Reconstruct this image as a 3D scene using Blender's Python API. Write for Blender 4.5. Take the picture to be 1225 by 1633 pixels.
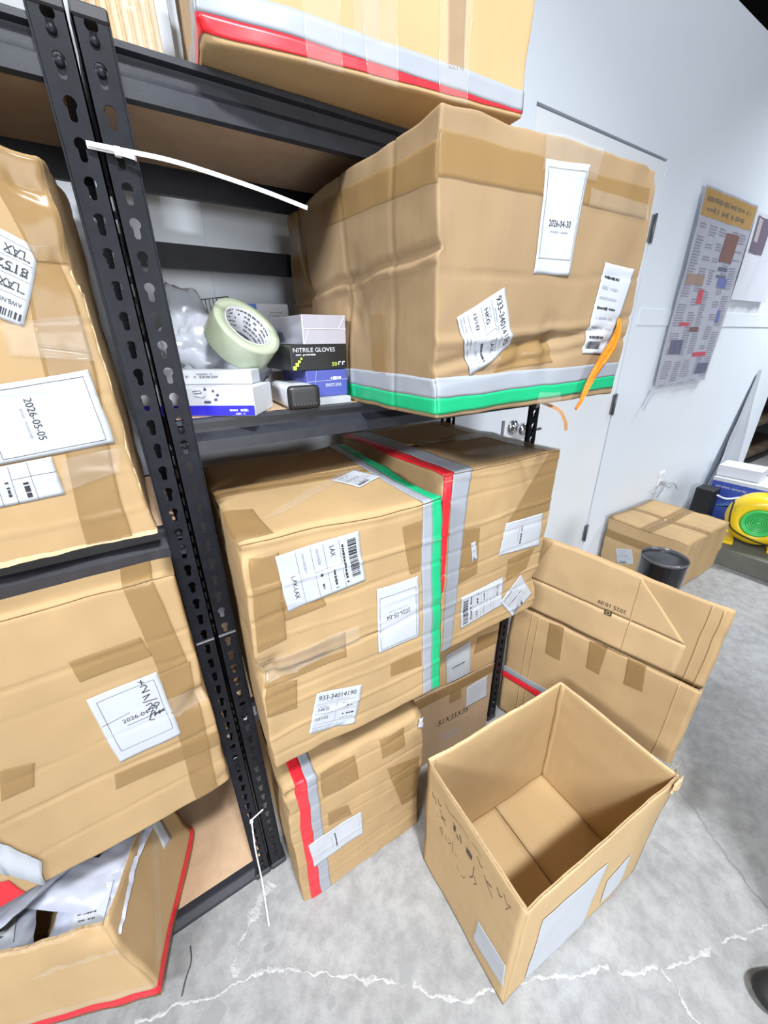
import bpy, bmesh, math, random
from mathutils import Vector, noise, Matrix
from mathutils.geometry import tessellate_polygon
random.seed(7)
for o in list(bpy.data.objects): bpy.data.objects.remove(o)
SC = bpy.context.scene
COL = SC.collection
R = math.radians
# ------------------------------------------------------------------ camera
F_PX = 620.29; PITCH = R(23.81); YAW = R(32.267); ROLL = R(-0.767)
CAM_POS = Vector((-0.0218, -0.7233, 1.444))
fw = Vector((math.sin(YAW)*math.cos(PITCH), math.cos(YAW)*math.cos(PITCH), -math.sin(PITCH)))
rt0 = Vector((math.cos(YAW), -math.sin(YAW), 0)); up0 = rt0.cross(fw)
rt = math.cos(ROLL)*rt0 + math.sin(ROLL)*up0; up = rt.cross(fw)
cd = bpy.data.cameras.new('camera'); cam = bpy.data.objects.new('camera', cd); COL.objects.link(cam)
cd.sensor_fit = 'VERTICAL'; cd.sensor_height = 24.0; cd.lens = 24.0*F_PX/1633.0
cd.clip_start = 0.02; cd.clip_end = 60
cam.matrix_world = Matrix(((rt.x, up.x, -fw.x, CAM_POS.x), (rt.y, up.y, -fw.y, CAM_POS.y), (rt.z, up.z, -fw.z, CAM_POS.z), (0, 0, 0, 1)))
SC.camera = cam
# ------------------------------------------------------------------ world, lamps, exposure
wd = bpy.data.worlds.new('hall'); SC.world = wd; wd.use_nodes = True
bg = wd.node_tree.nodes['Background']; bg.inputs[0].default_value = (0.80, 0.90, 1.0, 1); bg.inputs[1].default_value = 0.12
def area(name, loc, target, sx, sy, power, color=(0.94, 0.97, 1.0)):
    l = bpy.data.lights.new(name, 'AREA'); l.shape = 'RECTANGLE'; l.size = sx; l.size_y = sy; l.energy = power; l.color = color
    o = bpy.data.objects.new(name, l); COL.objects.link(o); o.location = loc
    d = Vector(target) - Vector(loc); o.rotation_euler = d.to_track_quat('-Z', 'Y').to_euler()
    return o
area('hanging_lamp', (0.06, -1.70, 3.5), (0.6, -0.6, 0.0), 0.34, 0.16, 56).data.spread = R(100)
area('front_fill', (0.3, -7.0, 1.5), (0.3, 0.3, 1.45), 3.4, 2.4, 285)  # unseen fill added to brighten box fronts and the wall between shelves
area('side_fill', (4.8, -0.4, 3.8), (4.5, -0.2, 0.0), 0.9, 0.2, 85).data.spread = R(105)  # added fill that brightens the closed carton and the wall at right
area('side_fill', (-2.6, -1.7, 3.2), (0.3, 0.0, 0.9), 1.2, 0.3, 175)  # added fill from the left for the left-facing carton sides
SC.view_settings.view_transform = 'Standard'; SC.view_settings.look = 'None'
SC.view_settings.gamma = 1.0; SC.view_settings.use_curve_mapping = False
SC.view_settings.exposure = -0.14

# ------------------------------------------------------------------ materials
MATS = {}
def mat(name, col, rough=0.6, metal=0.0, alpha=1.0, spec=0.5, coat=0.0):
    if name in MATS: return MATS[name]
    m = bpy.data.materials.new(name); m.use_nodes = True
    b = m.node_tree.nodes['Principled BSDF']
    b.inputs['Base Color'].default_value = (*col, 1); b.inputs['Roughness'].default_value = rough
    b.inputs['Metallic'].default_value = metal; b.inputs['Alpha'].default_value = alpha
    b.inputs['Specular IOR Level'].default_value = spec; b.inputs['Coat Weight'].default_value = coat
    MATS[name] = m; return m
def noisy(name, c1, c2, scale, rough=0.7, bump=0.0, bscale=200, stretch=(1, 1, 1), flute=0.0, detail=4, spec=0.3):
    """two-tone noise colour with optional fine relief"""
    if name in MATS: return MATS[name]
    m = mat(name, c1, rough, spec=spec); nt = m.node_tree; b = nt.nodes['Principled BSDF']
    tc = nt.nodes.new('ShaderNodeTexCoord'); mp = nt.nodes.new('ShaderNodeMapping'); mp.inputs['Scale'].default_value = stretch
    nt.links.new(tc.outputs['Object'], mp.inputs['Vector'])
    n = nt.nodes.new('ShaderNodeTexNoise'); n.inputs['Scale'].default_value = scale; n.inputs['Detail'].default_value = detail
    nt.links.new(mp.outputs[0], n.inputs['Vector'])
    r = nt.nodes.new('ShaderNodeValToRGB'); r.color_ramp.elements[0].position = 0.35; r.color_ramp.elements[1].position = 0.68
    r.color_ramp.elements[0].color = (*c1, 1); r.color_ramp.elements[1].color = (*c2, 1)
    nt.links.new(n.outputs['Fac'], r.inputs['Fac']); nt.links.new(r.outputs[0], b.inputs['Base Color'])
    if bump:
        n2 = nt.nodes.new('ShaderNodeTexNoise'); n2.inputs['Scale'].default_value = bscale; n2.inputs['Detail'].default_value = 3
        nt.links.new(mp.outputs[0], n2.inputs['Vector'])
        bp = nt.nodes.new('ShaderNodeBump'); bp.inputs['Strength'].default_value = bump; bp.inputs['Distance'].default_value = 0.002
        nt.links.new(n2.outputs['Fac'], bp.inputs['Height']); nt.links.new(bp.outputs[0], b.inputs['Normal'])
    return m
def cardboard(name, c, d=0.88):
    return noisy(name, c, tuple(v*d for v in c), 7, 0.75, 0.25, 60, (1, 1, 0.25))
KRAFT = cardboard('kraft_board', (0.50, 0.34, 0.175))
KRAFT2 = cardboard('kraft_board_pale', (0.45, 0.305, 0.155))
KRAFT3 = cardboard('kraft_board_brown', (0.40, 0.27, 0.145))
KRAFT_IN = cardboard('kraft_inside', (0.54, 0.38, 0.20), 0.94)
KRAFT_T = cardboard('kraft_lit', (0.56, 0.39, 0.21))
KRAFT_A = cardboard('kraft_board_dull', (0.32, 0.22, 0.122))
CORE = noisy('corrugated_core', (0.66, 0.48, 0.29), (0.52, 0.36, 0.20), 160, 0.85)
TAPE = mat('brown_packing_tape', (0.40, 0.25, 0.10), 0.24, alpha=0.36, spec=0.5)
CLEAR = mat('clear_film', (0.82, 0.80, 0.76), 0.12, alpha=0.06, spec=0.9)
RED = mat('red_tape', (0.72, 0.022, 0.035), 0.35); GREEN = mat('green_tape', (0.012, 0.40, 0.17), 0.35); GRAY = mat('grey_tape', (0.31, 0.335, 0.38), 0.38)
PAPER = mat('label_paper', (0.475, 0.505, 0.555), 0.5); INK = mat('black_ink', (0.025, 0.025, 0.03), 0.6); INKG = mat('grey_ink', (0.32, 0.34, 0.38), 0.7)
STEEL = noisy('black_powder_coat', (0.0075, 0.008, 0.012), (0.012, 0.013, 0.019), 40, 0.42, 0.06, 500, spec=0.17)
BEAM = noisy('beam_powder_coat', (0.020, 0.022, 0.030), (0.027, 0.029, 0.038), 40, 0.38, 0.05, 500, spec=0.5)
MDF = noisy('shelf_chipboard', (0.60, 0.42, 0.27), (0.53, 0.36, 0.235), 30, 0.7)
WALL = noisy('white_wall_paint', (0.74, 0.795, 0.875), (0.71, 0.765, 0.845), 1.2, 0.45, 0.05, 30, spec=0.4)
CHROME = mat('chrome', (0.62, 0.64, 0.68), 0.18, 1.0); ZINC = mat('zinc', (0.45, 0.47, 0.50), 0.4, 0.9)
NYLON = mat('white_nylon', (0.86, 0.87, 0.88), 0.4)

# ------------------------------------------------------------------ object helpers
def link(name, verts, faces, m, parent=None, smooth=False):
    me = bpy.data.meshes.new(name); me.from_pydata([tuple(v) for v in verts], [], faces); me.update()
    if smooth:
        me.polygons.foreach_set('use_smooth', [True]*len(me.polygons))
    me.materials.append(m)
    o = bpy.data.objects.new(name, me); COL.objects.link(o)
    if parent: o.parent = parent
    return o
def from_bm(name, bm, m, parent=None, smooth=False):
    me = bpy.data.meshes.new(name); bm.to_mesh(me); bm.free()
    if smooth: me.polygons.foreach_set('use_smooth', [True]*len(me.polygons))
    me.materials.append(m)
    o = bpy.data.objects.new(name, me); COL.objects.link(o)
    if parent: o.parent = parent
    return o
def empty(name, loc, rz=0):
    o = bpy.data.objects.new(name, None); COL.objects.link(o); o.location = loc; o.rotation_euler = (0, 0, rz); o.empty_display_size = 0.05
    return o
def tag(o, label, cat, group=None, kind=None):
    o['label'] = label; o['category'] = cat
    if group: o['group'] = group
    if kind: o['kind'] = kind
    return o
def struct(o, label=None):
    o['kind'] = 'structure'
    if label: o['label'] = label
    return o
def bm_box(bm, a, b, bevel=0.0, seg=1):
    r = bmesh.ops.create_cube(bm, size=1.0)
    vs = r['verts']; a = Vector(a); b = Vector(b); c = (a+b)/2; s = b-a
    for v in vs: v.co = Vector((v.co.x*s.x+c.x, v.co.y*s.y+c.y, v.co.z*s.z+c.z))
    if bevel:
        es = list({e for v in vs for e in v.link_edges})
        bmesh.ops.bevel(bm, geom=es, offset=bevel, segments=seg, affect='EDGES', profile=0.6)
def boxobj(name, a, b, m, parent=None, bevel=0.0, seg=1):
    bm = bmesh.new(); bm_box(bm, a, b, bevel, seg); return from_bm(name, bm, m, parent)
def prism(name, prof, axis, a, b, m, parent=None):
    """extrude closed profile (list of 2D pts) along axis 'x' or 'y' from a to b"""
    n = len(prof); vs = []
    for t in (a, b):
        for p in prof:
            vs.append((t, p[0], p[1]) if axis == 'x' else (p[0], t, p[1]))
    fs = [tuple(range(n)), tuple(range(2*n-1, n-1, -1))]
    fs += [(i, i+n, (i+1) % n+n, (i+1) % n) for i in range(n)]
    bm = bmesh.new(); bv = [bm.verts.new(v) for v in vs]
    for f in fs: bm.faces.new([bv[i] for i in f])
    bmesh.ops.recalc_face_normals(bm, faces=bm.faces); bmesh.ops.triangulate(bm, faces=[f for f in bm.faces if len(f.verts) > 4])
    return from_bm(name, bm, m, parent)
def lathe(name, prof, seg, m, parent=None, smooth=True, loc=None):
    vs = []; fs = []; n = len(prof)
    for i in range(seg):
        a = 2*math.pi*i/seg
        for r, z in prof: vs.append((r*math.cos(a), r*math.sin(a), z))
    for i in range(seg):
        for j in range(n-1):
            fs.append((i*n+j, ((i+1) % seg)*n+j, ((i+1) % seg)*n+j+1, i*n+j+1))
    o = link(name, vs, fs, m, parent, smooth)
    if loc: o.location = loc
    return o
def tube(name, pts, rad, m, parent=None, seg=6, flat=None):
    """swept round (or flat ribbon: flat=(w,t)) along polyline"""
    pts = [Vector(p) for p in pts]; vs = []; fs = []
    prev = None
    for i, p in enumerate(pts):
        d = (pts[min(i+1, len(pts)-1)]-pts[max(i-1, 0)]).normalized()
        if prev is None:
            a = Vector((0, 0, 1)) if abs(d.z) < 0.9 else Vector((1, 0, 0))
            nrm = (a-d*a.dot(d)).normalized()
        else:
            nrm = (prev-d*prev.dot(d)).normalized()
        prev = nrm; bi = d.cross(nrm)
        for k in range(seg):
            an = 2*math.pi*k/seg+math.pi/seg
            if flat: vs.append(p+nrm*math.copysign(flat[0]/2, math.cos(an))+bi*math.copysign(flat[1]/2, math.sin(an)))
            else:
                rr = rad[i] if isinstance(rad, (list, tuple)) else rad
                vs.append(p+nrm*rr*math.cos(an)+bi*rr*math.sin(an))
    for i in range(len(pts)-1):
        for k in range(seg):
            fs.append((i*seg+k, i*seg+(k+1) % seg, (i+1)*seg+(k+1) % seg, (i+1)*seg+k))
    fs += [tuple(range(seg-1, -1, -1)), tuple(range((len(pts)-1)*seg, len(pts)*seg))]
    return link(name, vs, fs, m, parent, smooth=not flat)
def curve_pts(ctrl, n=24):
    c = [Vector(p) for p in ctrl]; c = [2*c[0]-c[1]]+c+[2*c[-1]-c[-2]]; out = []
    for i in range(1, len(c)-2):
        for k in range(n):
            t = k/n; p0, p1, p2, p3 = c[i-1:i+3]
            out.append(0.5*((2*p1)+(p2-p0)*t+(2*p0-5*p1+4*p2-p3)*t*t+(3*p1-p0-3*p2+p3)*t**3))
    out.append(c[-2]); return out
_TX = {}
def text2d(s, italic=False):
    """text as flat triangles: cap height 1, origin at lower left; returns verts, faces, width"""
    if (s, italic) in _TX: return _TX[(s, italic)]
    cu = bpy.data.curves.new('t', 'FONT'); cu.body = s; cu.size = 1.44; cu.resolution_u = 3
    if italic: cu.shear = 0.25
    ob = bpy.data.objects.new('t', cu); me = bpy.data.meshes.new_from_object(ob)
    vs = [(v.co.x, v.co.y) for v in me.vertices]; fs = [tuple(p.vertices) for p in me.polygons]
    bpy.data.objects.remove(ob); bpy.data.curves.remove(cu); bpy.data.meshes.remove(me)
    x0 = min(v[0] for v in vs); w = max(v[0] for v in vs)-x0
    vs = [(v[0]-x0, v[1]) for v in vs]; _TX[(s, italic)] = (vs, fs, w); return _TX[(s, italic)]
class Ink:
    """collects flat print in sheet coordinates (metres, origin lower left)"""
    def __init__(s): s.v = []; s.f = []
    def text(s, t, x, y, h, width=None, italic=False, center=False):
        vs, fs, w = text2d(t, italic); k = (width/w) if width else h; b = len(s.v)
        if center: x -= w*k/2
        s.v += [(x+a*k, y+c*h) for a, c in vs]; s.f += [tuple(i+b for i in f) for f in fs]
    def line(s, x0, y0, x1, y1, t=0.0006):
        d = Vector((x1-x0, y1-y0)); L = d.length; d /= L; n = Vector((-d.y, d.x))*t/2; k = max(1, int(L/0.02)); b = len(s.v)
        for i in range(k+1):
            p = Vector((x0, y0))+d*L*i/k; s.v += [tuple(p-n), tuple(p+n)]
        s.f += [(b+2*i, b+2*i+2, b+2*i+3, b+2*i+1) for i in range(k)]
    def rect(s, x0, y0, x1, y1, t=0.0006):
        s.line(x0, y0, x1, y0, t); s.line(x0, y1, x1, y1, t); s.line(x0, y0, x0, y1, t); s.line(x1, y0, x1, y1, t)
    def fill(s, x0, y0, x1, y1):
        s.line(x0, (y0+y1)/2, x1, (y0+y1)/2, abs(y1-y0))
    def barcode(s, x0, y0, x1, y1, seed=1):
        r = random.Random(seed); x = x0; u = (x1-x0)/60
        while x < x1-u*3:
            w = r.choice((1, 1, 2, 3))*u; s.line(x+w/2, y0, x+w/2, y1, w); x += w+r.choice((1, 1, 2))*u
    def smudge(s, x0, y0, x1, h, seed=0):
        """an unreadable small line of print"""
        r = random.Random(seed); x = x0
        while x < x1:
            w = r.uniform(0.5, 1.6)*h; w = min(w, x1-x)
            if r.random() < 0.85: s.line(x, y0, x+w*0.8+1e-5, y0, h*r.uniform(0.45, 0.9))
            x += w
    def poly(s, pts, t):
        for a, b in zip(pts[:-1], pts[1:]): s.line(a[0], a[1], b[0], b[1], t)

# ------------------------------------------------------------------ cardboard box machinery
FACES = {'F': ((0, 1, 0), (0, 2)), 'B': ((0, 1, 0), (0, 2)), 'L': ((1, 0, 0), (1, 2)), 'R': ((1, 0, 0), (1, 2)), 'T': ((0, 0, 1), (0, 1)), 'D': ((0, 0, 1), (0, 1))}
class Carton:
    def __init__(s, label, q, shift=None, amp=0.003, seed=1, r=0.004, creases=(), group=None, m=None, name='cardboard_box', dents=(), crel=()):
        s.crel = crel
        s.x, s.y, s.z, s.w, s.d, s.h, yaw = q; s.dim = (s.w, s.d, s.h); s.amp = amp; s.seed = Vector((seed*3.1, seed*7.7, seed*1.3)); s.r = r
        s.shift = {k: Vector(v) for k, v in (shift or {}).items()}; s.cre = creases; s.m = m or KRAFT; s.dents = dents
        s.root = empty(name, (s.x, s.y, s.z), R(yaw)); tag(s.root, label, 'box', group)
    def surf(s, p, off=0.0):
        p = Vector(p); q = Vector([min(max(p[i], s.r), s.dim[i]-s.r) for i in range(3)]); v = p-q
        if v.length > 1e-9: p = q+v.normalized()*(s.r+off)
        u = [min(max(p[i]/s.dim[i], 0), 1) for i in range(3)]
        base = Vector(p)
        for k, dv in s.shift.items():
            wt = (u[1] if k[0] == 'B' else 1-u[1])*(u[0] if k[1] == 'R' else 1-u[0])*(u[2] if k[2] == 'T' else 1-u[2])
            p = p+dv*wt
        e = sorted(min(base[i], s.dim[i]-base[i]) for i in range(3))[1]       # distance to nearest edge
        a = s.amp*(1.0+1.2*math.exp(-max(e, 0)/0.02))
        nv = noise.noise_vector(base*6+s.seed)*a+noise.noise_vector(base*19+s.seed)*a*0.45
        if base.z < 0.02: nv.z = abs(nv.z)*0.5 if s.amp < 1 else nv.z
        p = p+nv
        if base.y < 0.012:
            for (z0, sl, wd_, dp) in s.cre:
                t = (base.z-z0-sl*base.x-0.006*noise.noise(Vector((base.x*9, z0*50, 0))))/wd_
                if abs(t) < 3: p.y += dp*math.exp(-t*t)
        if base.x < 0.012:
            for (kd, ps, sl, wd_, dp) in s.crel:
                t = ((base.z-ps-sl*base.y) if kd == 'z' else (base.y-ps-sl*base.z))+0.005*noise.noise(Vector((base.y*11, base.z*11, ps*40)))
                t /= wd_
                if abs(t) < 3: p.x += dp*math.exp(-t*t)
        for (c, rad, dv) in s.dents:
            t = (base-Vector(c)).length/rad
            if t < 1.6: p = p+Vector(dv)*math.exp(-2.5*t*t)*(1+0.5*noise.noise(base*40))
        return p
    def fp(s, face, u, v):
        u0, v0 = FACES[face][1]; p = [0, 0, 0]; p[u0] = min(max(u, 0), s.dim[u0]); p[v0] = min(max(v, 0), s.dim[v0])
        if face == 'B': p[1] = s.d
        if face == 'R': p[0] = s.w
        if face == 'T': p[2] = s.h
        if face == 'L': p[1] = s.d-p[1]          # u runs from back to front on the left side
        return p
    def axis(s, n, step):
        r = s.r; k = max(2, int((n-4*r)/step)); a = [0, r*0.35, r*0.8]
        b = [1.5*r+(n-3*r)*i/k for i in range(k+1)]
        return a+b+[n-v for v in reversed(a)]
    def body(s, step=0.014, m=None, fine=None):
        ax = [s.axis(s.w, fine or step), s.axis(s.d, step), s.axis(s.h, fine or step)]
        idx = {}; vs = []; fs = []
        def vid(i, j, k):
            key = (i, j, k)
            if key not in idx:
                idx[key] = len(vs); vs.append(s.surf((ax[0][i], ax[1][j], ax[2][k])))
            return idx[key]
        N = [len(a)-1 for a in ax]
        for i in range(N[0]):
            for k in range(N[2]):
                fs.append((vid(i, 0, k), vid(i+1, 0, k), vid(i+1, 0, k+1), vid(i, 0, k+1)))
                fs.append((vid(i, N[1], k), vid(i, N[1], k+1), vid(i+1, N[1], k+1), vid(i+1, N[1], k)))
        for j in range(N[1]):
            for k in range(N[2]):
                fs.append((vid(0, j, k), vid(0, j, k+1), vid(0, j+1, k+1), vid(0, j+1, k)))
                fs.append((vid(N[0], j, k), vid(N[0], j+1, k), vid(N[0], j+1, k+1), vid(N[0], j, k+1)))
        for i in range(N[0]):
            for j in range(N[1]):
                fs.append((vid(i, j, 0), vid(i, j+1, 0), vid(i+1, j+1, 0), vid(i+1, j, 0)))
                fs.append((vid(i, j, N[2]), vid(i+1, j, N[2]), vid(i+1, j+1, N[2]), vid(i, j+1, N[2])))
        return link('carton_body', vs, fs, m or s.m, s.root, True)
    def patch(s, name, face, quad, m, off=0.0009, th=0.0005, step=0.012, parent=None, jag=0.0, wr=0.0):
        """thin slab following the face; quad = four uv corners"""
        Q = [Vector(q) for q in quad]
        nu = max(1, int(max((Q[1]-Q[0]).length, (Q[2]-Q[3]).length)/step)); nv = max(1, int(max((Q[3]-Q[0]).length, (Q[2]-Q[1]).length)/step))
        top = []; bot = []
        for j in range(nv+1):
            for i in range(nu+1):
                a = i/nu; b = j/nv; p = (Q[0]*(1-a)+Q[1]*a)*(1-b)+(Q[3]*(1-a)+Q[2]*a)*b
                if jag and (j in (0, nv) or i in (0, nu)): p = p+Vector((noise.noise(Vector((p.x*90, p.y*90, 3))), noise.noise(Vector((p.x*90, p.y*90, 9)))))*jag
                f3 = s.fp(face, p.x, p.y); o2 = off+(wr*noise.noise(Vector((p.x*45, p.y*45, 1)))+wr if wr else 0)
                top.append(s.surf(f3, o2+th)); bot.append(s.surf(f3, o2))
        n = len(top); vs = top+bot; fs = []; W_ = nu+1
        g = lambda i, j: j*W_+i
        for j in range(nv):
            for i in range(nu):
                fs.append((g(i, j), g(i+1, j), g(i+1, j+1), g(i, j+1))); fs.append((n+g(i, j), n+g(i, j+1), n+g(i+1, j+1), n+g(i+1, j)))
        for i in range(nu):
            fs.append((n+g(i, 0), n+g(i+1, 0), g(i+1, 0), g(i, 0))); fs.append((g(i, nv), g(i+1, nv), n+g(i+1, nv), n+g(i, nv)))
        for j in range(nv):
            fs.append((g(0, j), g(0, j+1), n+g(0, j+1), n+g(0, j))); fs.append((n+g(nu, j), n+g(nu, j+1), g(nu, j+1), g(nu, j)))
        if face in ('L', 'B', 'D'): pass
        o = link(name, vs, fs, m, parent or s.root, True)
        bm = bmesh.new(); bm.from_mesh(o.data); bmesh.ops.recalc_face_normals(bm, faces=bm.faces); bm.to_mesh(o.data); bm.free()
        for p in o.data.polygons: p.use_smooth = p.index < 2*nu*nv
        return o
    def tape(s, face, quad, m=None, off=0.0008, wr=0.0003):
        return s.patch({'grey_tape': 'grey_tape_band', 'red_tape': 'red_tape_band', 'green_tape': 'green_tape_band'}.get((m or TAPE).name, 'packing_tape'), face, quad, m or TAPE, off, 0.0002, 0.005, wr=wr)
    def pr(s, face, quad, ink, m=INK, off=0.0022, parent=None, name='print'):
        """ink (sheet coordinates) mapped onto the quad; quad[0] lower left when read"""
        Q = [Vector(q) for q in quad]; W_ = ((Q[1]-Q[0]).length+(Q[2]-Q[3]).length)/2; H_ = ((Q[3]-Q[0]).length+(Q[2]-Q[1]).length)/2
        vs = []
        for x, y in ink.v:
            a = x/W_; b = y/H_; p = (Q[0]*(1-a)+Q[1]*a)*(1-b)+(Q[3]*(1-a)+Q[2]*a)*b
            vs.append(s.surf(s.fp(face, p.x, p.y), off))
        return link(name, vs, ink.f, m, parent or s.root)
    def label(s, face, quad, kind='blank', roll=0, text='', off=0.0014, seed=1, name='label'):
        Q = [quad[(i+roll) % 4] for i in range(4)]; V_ = [Vector(q) for q in Q]
        W_ = ((V_[1]-V_[0]).length+(V_[2]-V_[3]).length)/2; H_ = ((V_[3]-V_[0]).length+(V_[2]-V_[1]).length)/2
        lab = s.patch(name, face, Q, PAPER, off, 0.0002, 0.005)
        k = Ink(); g = Ink()
        if kind == 'date':
            k.rect(W_*.07, H_*.15, W_*.94, H_*.94); k.text(text, W_*.22, H_*.44, H_*.058, width=W_*.56)
            g.smudge(W_*.28, H_*.395, W_*.74, H_*.022, seed)
        elif kind == 'awb':
            k.text('933-34014190', W_*.07, H_*.80, H_*.11, width=W_*.82); g.smudge(W_*.2, H_*.745, W_*.75, H_*.03, seed)
            for y in (.70, .47, .20): k.line(W_*.05, H_*y, W_*.95, H_*y, 0.0004)
            k.line(W_*.5, H_*.20, W_*.5, H_*.70, 0.0004); k.text('HKG', W_*.12, H_*.52, H_*.075); k.text('LAX', W_*.65, H_*.52, H_*.075)
            k.text('13/142', W_*.1, H_*.30, H_*.065); k.smudge(W_*.6, H_*.34, W_*.92, H_*.06, seed); g.smudge(W_*.6, H_*.24, W_*.9, H_*.05, seed+1)
            g.smudge(W_*.12, H_*.63, W_*.3, H_*.03, seed+2); g.smudge(W_*.62, H_*.63, W_*.9, H_*.03, seed+3); g.smudge(W_*.05, H_*.12, W_*.6, H_*.03, seed+4); g.smudge(W_*.05, H_*.06, W_*.8, H_*.03, seed+5)
        elif kind == 'ship':
            k.barcode(W_*.1, H_*.84, W_*.85, H_*.95, seed); k.smudge(W_*.15, H_*.775, W_*.9, H_*.035, seed)
            for y in (.74, .55, .40, .22): k.line(W_*.04, H_*y, W_*.96, H_*y, 0.0004)
            k.line(W_*.5, H_*.40, W_*.5, H_*.74, 0.0004)
            k.text('LAX', W_*.12, H_*.62, H_*.055); k.smudge(W_*.56, H_*.63, W_*.92, H_*.04, seed+7); g.smudge(W_*.1, H_*.47, W_*.4, H_*.035, seed+8); k.smudge(W_*.55, H_*.47, W_*.85, H_*.035, seed+9)
            g.smudge(W_*.1, H_*.30, W_*.5, H_*.035, seed+10); k.text('LAX-LAX', W_*.42, H_*.12, H_*.05)
        elif kind == 'lines':
            for i in range(7): (k if i % 3 == 0 else g).smudge(W_*.1, H_*(.86-.11*i), W_*(.6+.05*((i*7) % 6)), H_*.04, seed+i)
            k.barcode(W_*.1, H_*.06, W_*.6, H_*.15, seed)
        elif kind == 'faint':
            for i in range(5): g.smudge(W_*.12, H_*(.8-.15*i), W_*(.5+.06*((i*5) % 6)), H_*.035, seed+i)
        elif kind == 'datefaint':
            g.rect(W_*.07, H_*.15, W_*.94, H_*.94, 0.0004); k.smudge(W_*.22, H_*.47, W_*.78, H_*.045, seed); g.smudge(W_*.28, H_*.40, W_*.74, H_*.02, seed)
        if k.v: s.pr(face, Q, k, INK, off+0.0008, lab, 'printed_text')
        if g.v: s.pr(face, Q, g, INKG, off+0.0007, lab, 'small_print')
        return lab, Q
    def flaps(s, gap=0.004, along='x', th=0.0035, lift=(0, 0)):
        m = s.d/2 if along == 'x' else s.w/2
        if along == 'x': qs = [[(0, 0), (s.w, 0), (s.w, m-gap/2), (0, m-gap/2)], [(0, m+gap/2), (s.w, m+gap/2), (s.w, s.d), (0, s.d)]]
        else: qs = [[(0, 0), (m-gap/2, 0), (m-gap/2, s.d), (0, s.d)], [(m+gap/2, 0), (s.w, 0), (s.w, s.d), (m+gap/2, s.d)]]
        for q in qs: s.patch('top_flap', 'T', q, s.m, 0.0002, th, 0.02)
    def walls(s, t=0.005, inner=None, split='y'):
        """open carton: four wall panels and two bottom flaps"""
        for f in 'FBLR':
            Wd = s.w if f in 'FB' else s.d
            s.patch('side_panel', f, [(0, 0), (Wd, 0), (Wd, s.h), (0, s.h)], s.m, -t, t, 0.016)
            s.patch('rim_edge', f, [(0, s.h-.0022), (Wd, s.h-.0022), (Wd, s.h), (0, s.h)], CORE, -t-.0004, t+.0008, 0.008)
        if split == 'y':
            h = s.d/2; qs = [[(0, a), (s.w, a), (s.w, b), (0, b)] for a, b in ((0, h-0.0015), (h+0.0015, s.d))]
        else:
            h = s.w*.56; qs = [[(a, 0), (b, 0), (b, s.d), (a, s.d)] for a, b in ((0, h-0.0015), (h+0.0015, s.w))]
        for q in qs: s.patch('bottom_flap', 'D', q, inner or s.m, -0.006, 0.005, 0.02)

# ================================================================== THE SETTING
def concrete():
    m = mat('concrete', (0.5, 0.5, 0.5), 0.62, spec=0.35); nt = m.node_tree; b = nt.nodes['Principled BSDF']; N = nt.nodes.new; L = nt.links.new
    tc = N('ShaderNodeTexCoord')
    def nz(sc, det, rough=0.6):
        n = N('ShaderNodeTexNoise'); n.inputs['Scale'].default_value = sc; n.inputs['Detail'].default_value = det; n.inputs['Roughness'].default_value = rough
        L(tc.outputs['Object'], n.inputs['Vector']); return n
    n1 = nz(2.3, 8); n2 = nz(22, 6, 0.7); n3 = nz(120, 3)
    r1 = N('ShaderNodeValToRGB'); e = r1.color_ramp.elements; e[0].position = 0.33; e[0].color = (0.245, 0.247, 0.249, 1); e[1].position = 0.66; e[1].color = (0.375, 0.377, 0.38, 1)
    L(n1.outputs['Fac'], r1.inputs['Fac'])
    r2 = N('ShaderNodeValToRGB'); e = r2.color_ramp.elements; e[0].position = 0.36; e[0].color = (0.80, 0.80, 0.80, 1); e[1].position = 0.60; e[1].color = (1.08, 1.08, 1.08, 1)
    L(n2.outputs['Fac'], r2.inputs['Fac'])
    mx = N('ShaderNodeMix'); mx.data_type = 'RGBA'; mx.blend_type = 'MULTIPLY'; mx.inputs[0].default_value = 1
    L(r1.outputs[0], mx.inputs[6]); L(r2.outputs[0], mx.inputs[7])
    L(mx.outputs[2], b.inputs['Base Color'])
    bp = N('ShaderNodeBump'); bp.inputs['Strength'].default_value = 0.25; bp.inputs['Distance'].default_value = 0.004
    ad = N('ShaderNodeMath'); ad.operation = 'ADD'; L(n2.outputs['Fac'], ad.inputs[0]); L(n3.outputs['Fac'], ad.inputs[1]); L(ad.outputs[0], bp.inputs['Height']); L(bp.outputs[0], b.inputs['Normal'])
    return m
floor = struct(link('floor', [(-4, -5, 0), (14, -5, 0), (14, 6, 0), (-4, 6, 0), (-4, -5, -.1), (14, -5, -.1), (14, 6, -.1), (-4, 6, -.1)],
    [(0, 1, 2, 3), (7, 6, 5, 4), (0, 4, 5, 1), (1, 5, 6, 2), (2, 6, 7, 3), (3, 7, 4, 0)], concrete()))
CRUMB = noisy('crack_filler', (0.50, 0.50, 0.50), (0.38, 0.38, 0.385), 90, 0.8, 0.5, 200); DARKJ = mat('floor_joint', (0.24, 0.24, 0.245), 0.8); STAIN = mat('floor_stain', (0.27, 0.275, 0.28), 0.55)
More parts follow.
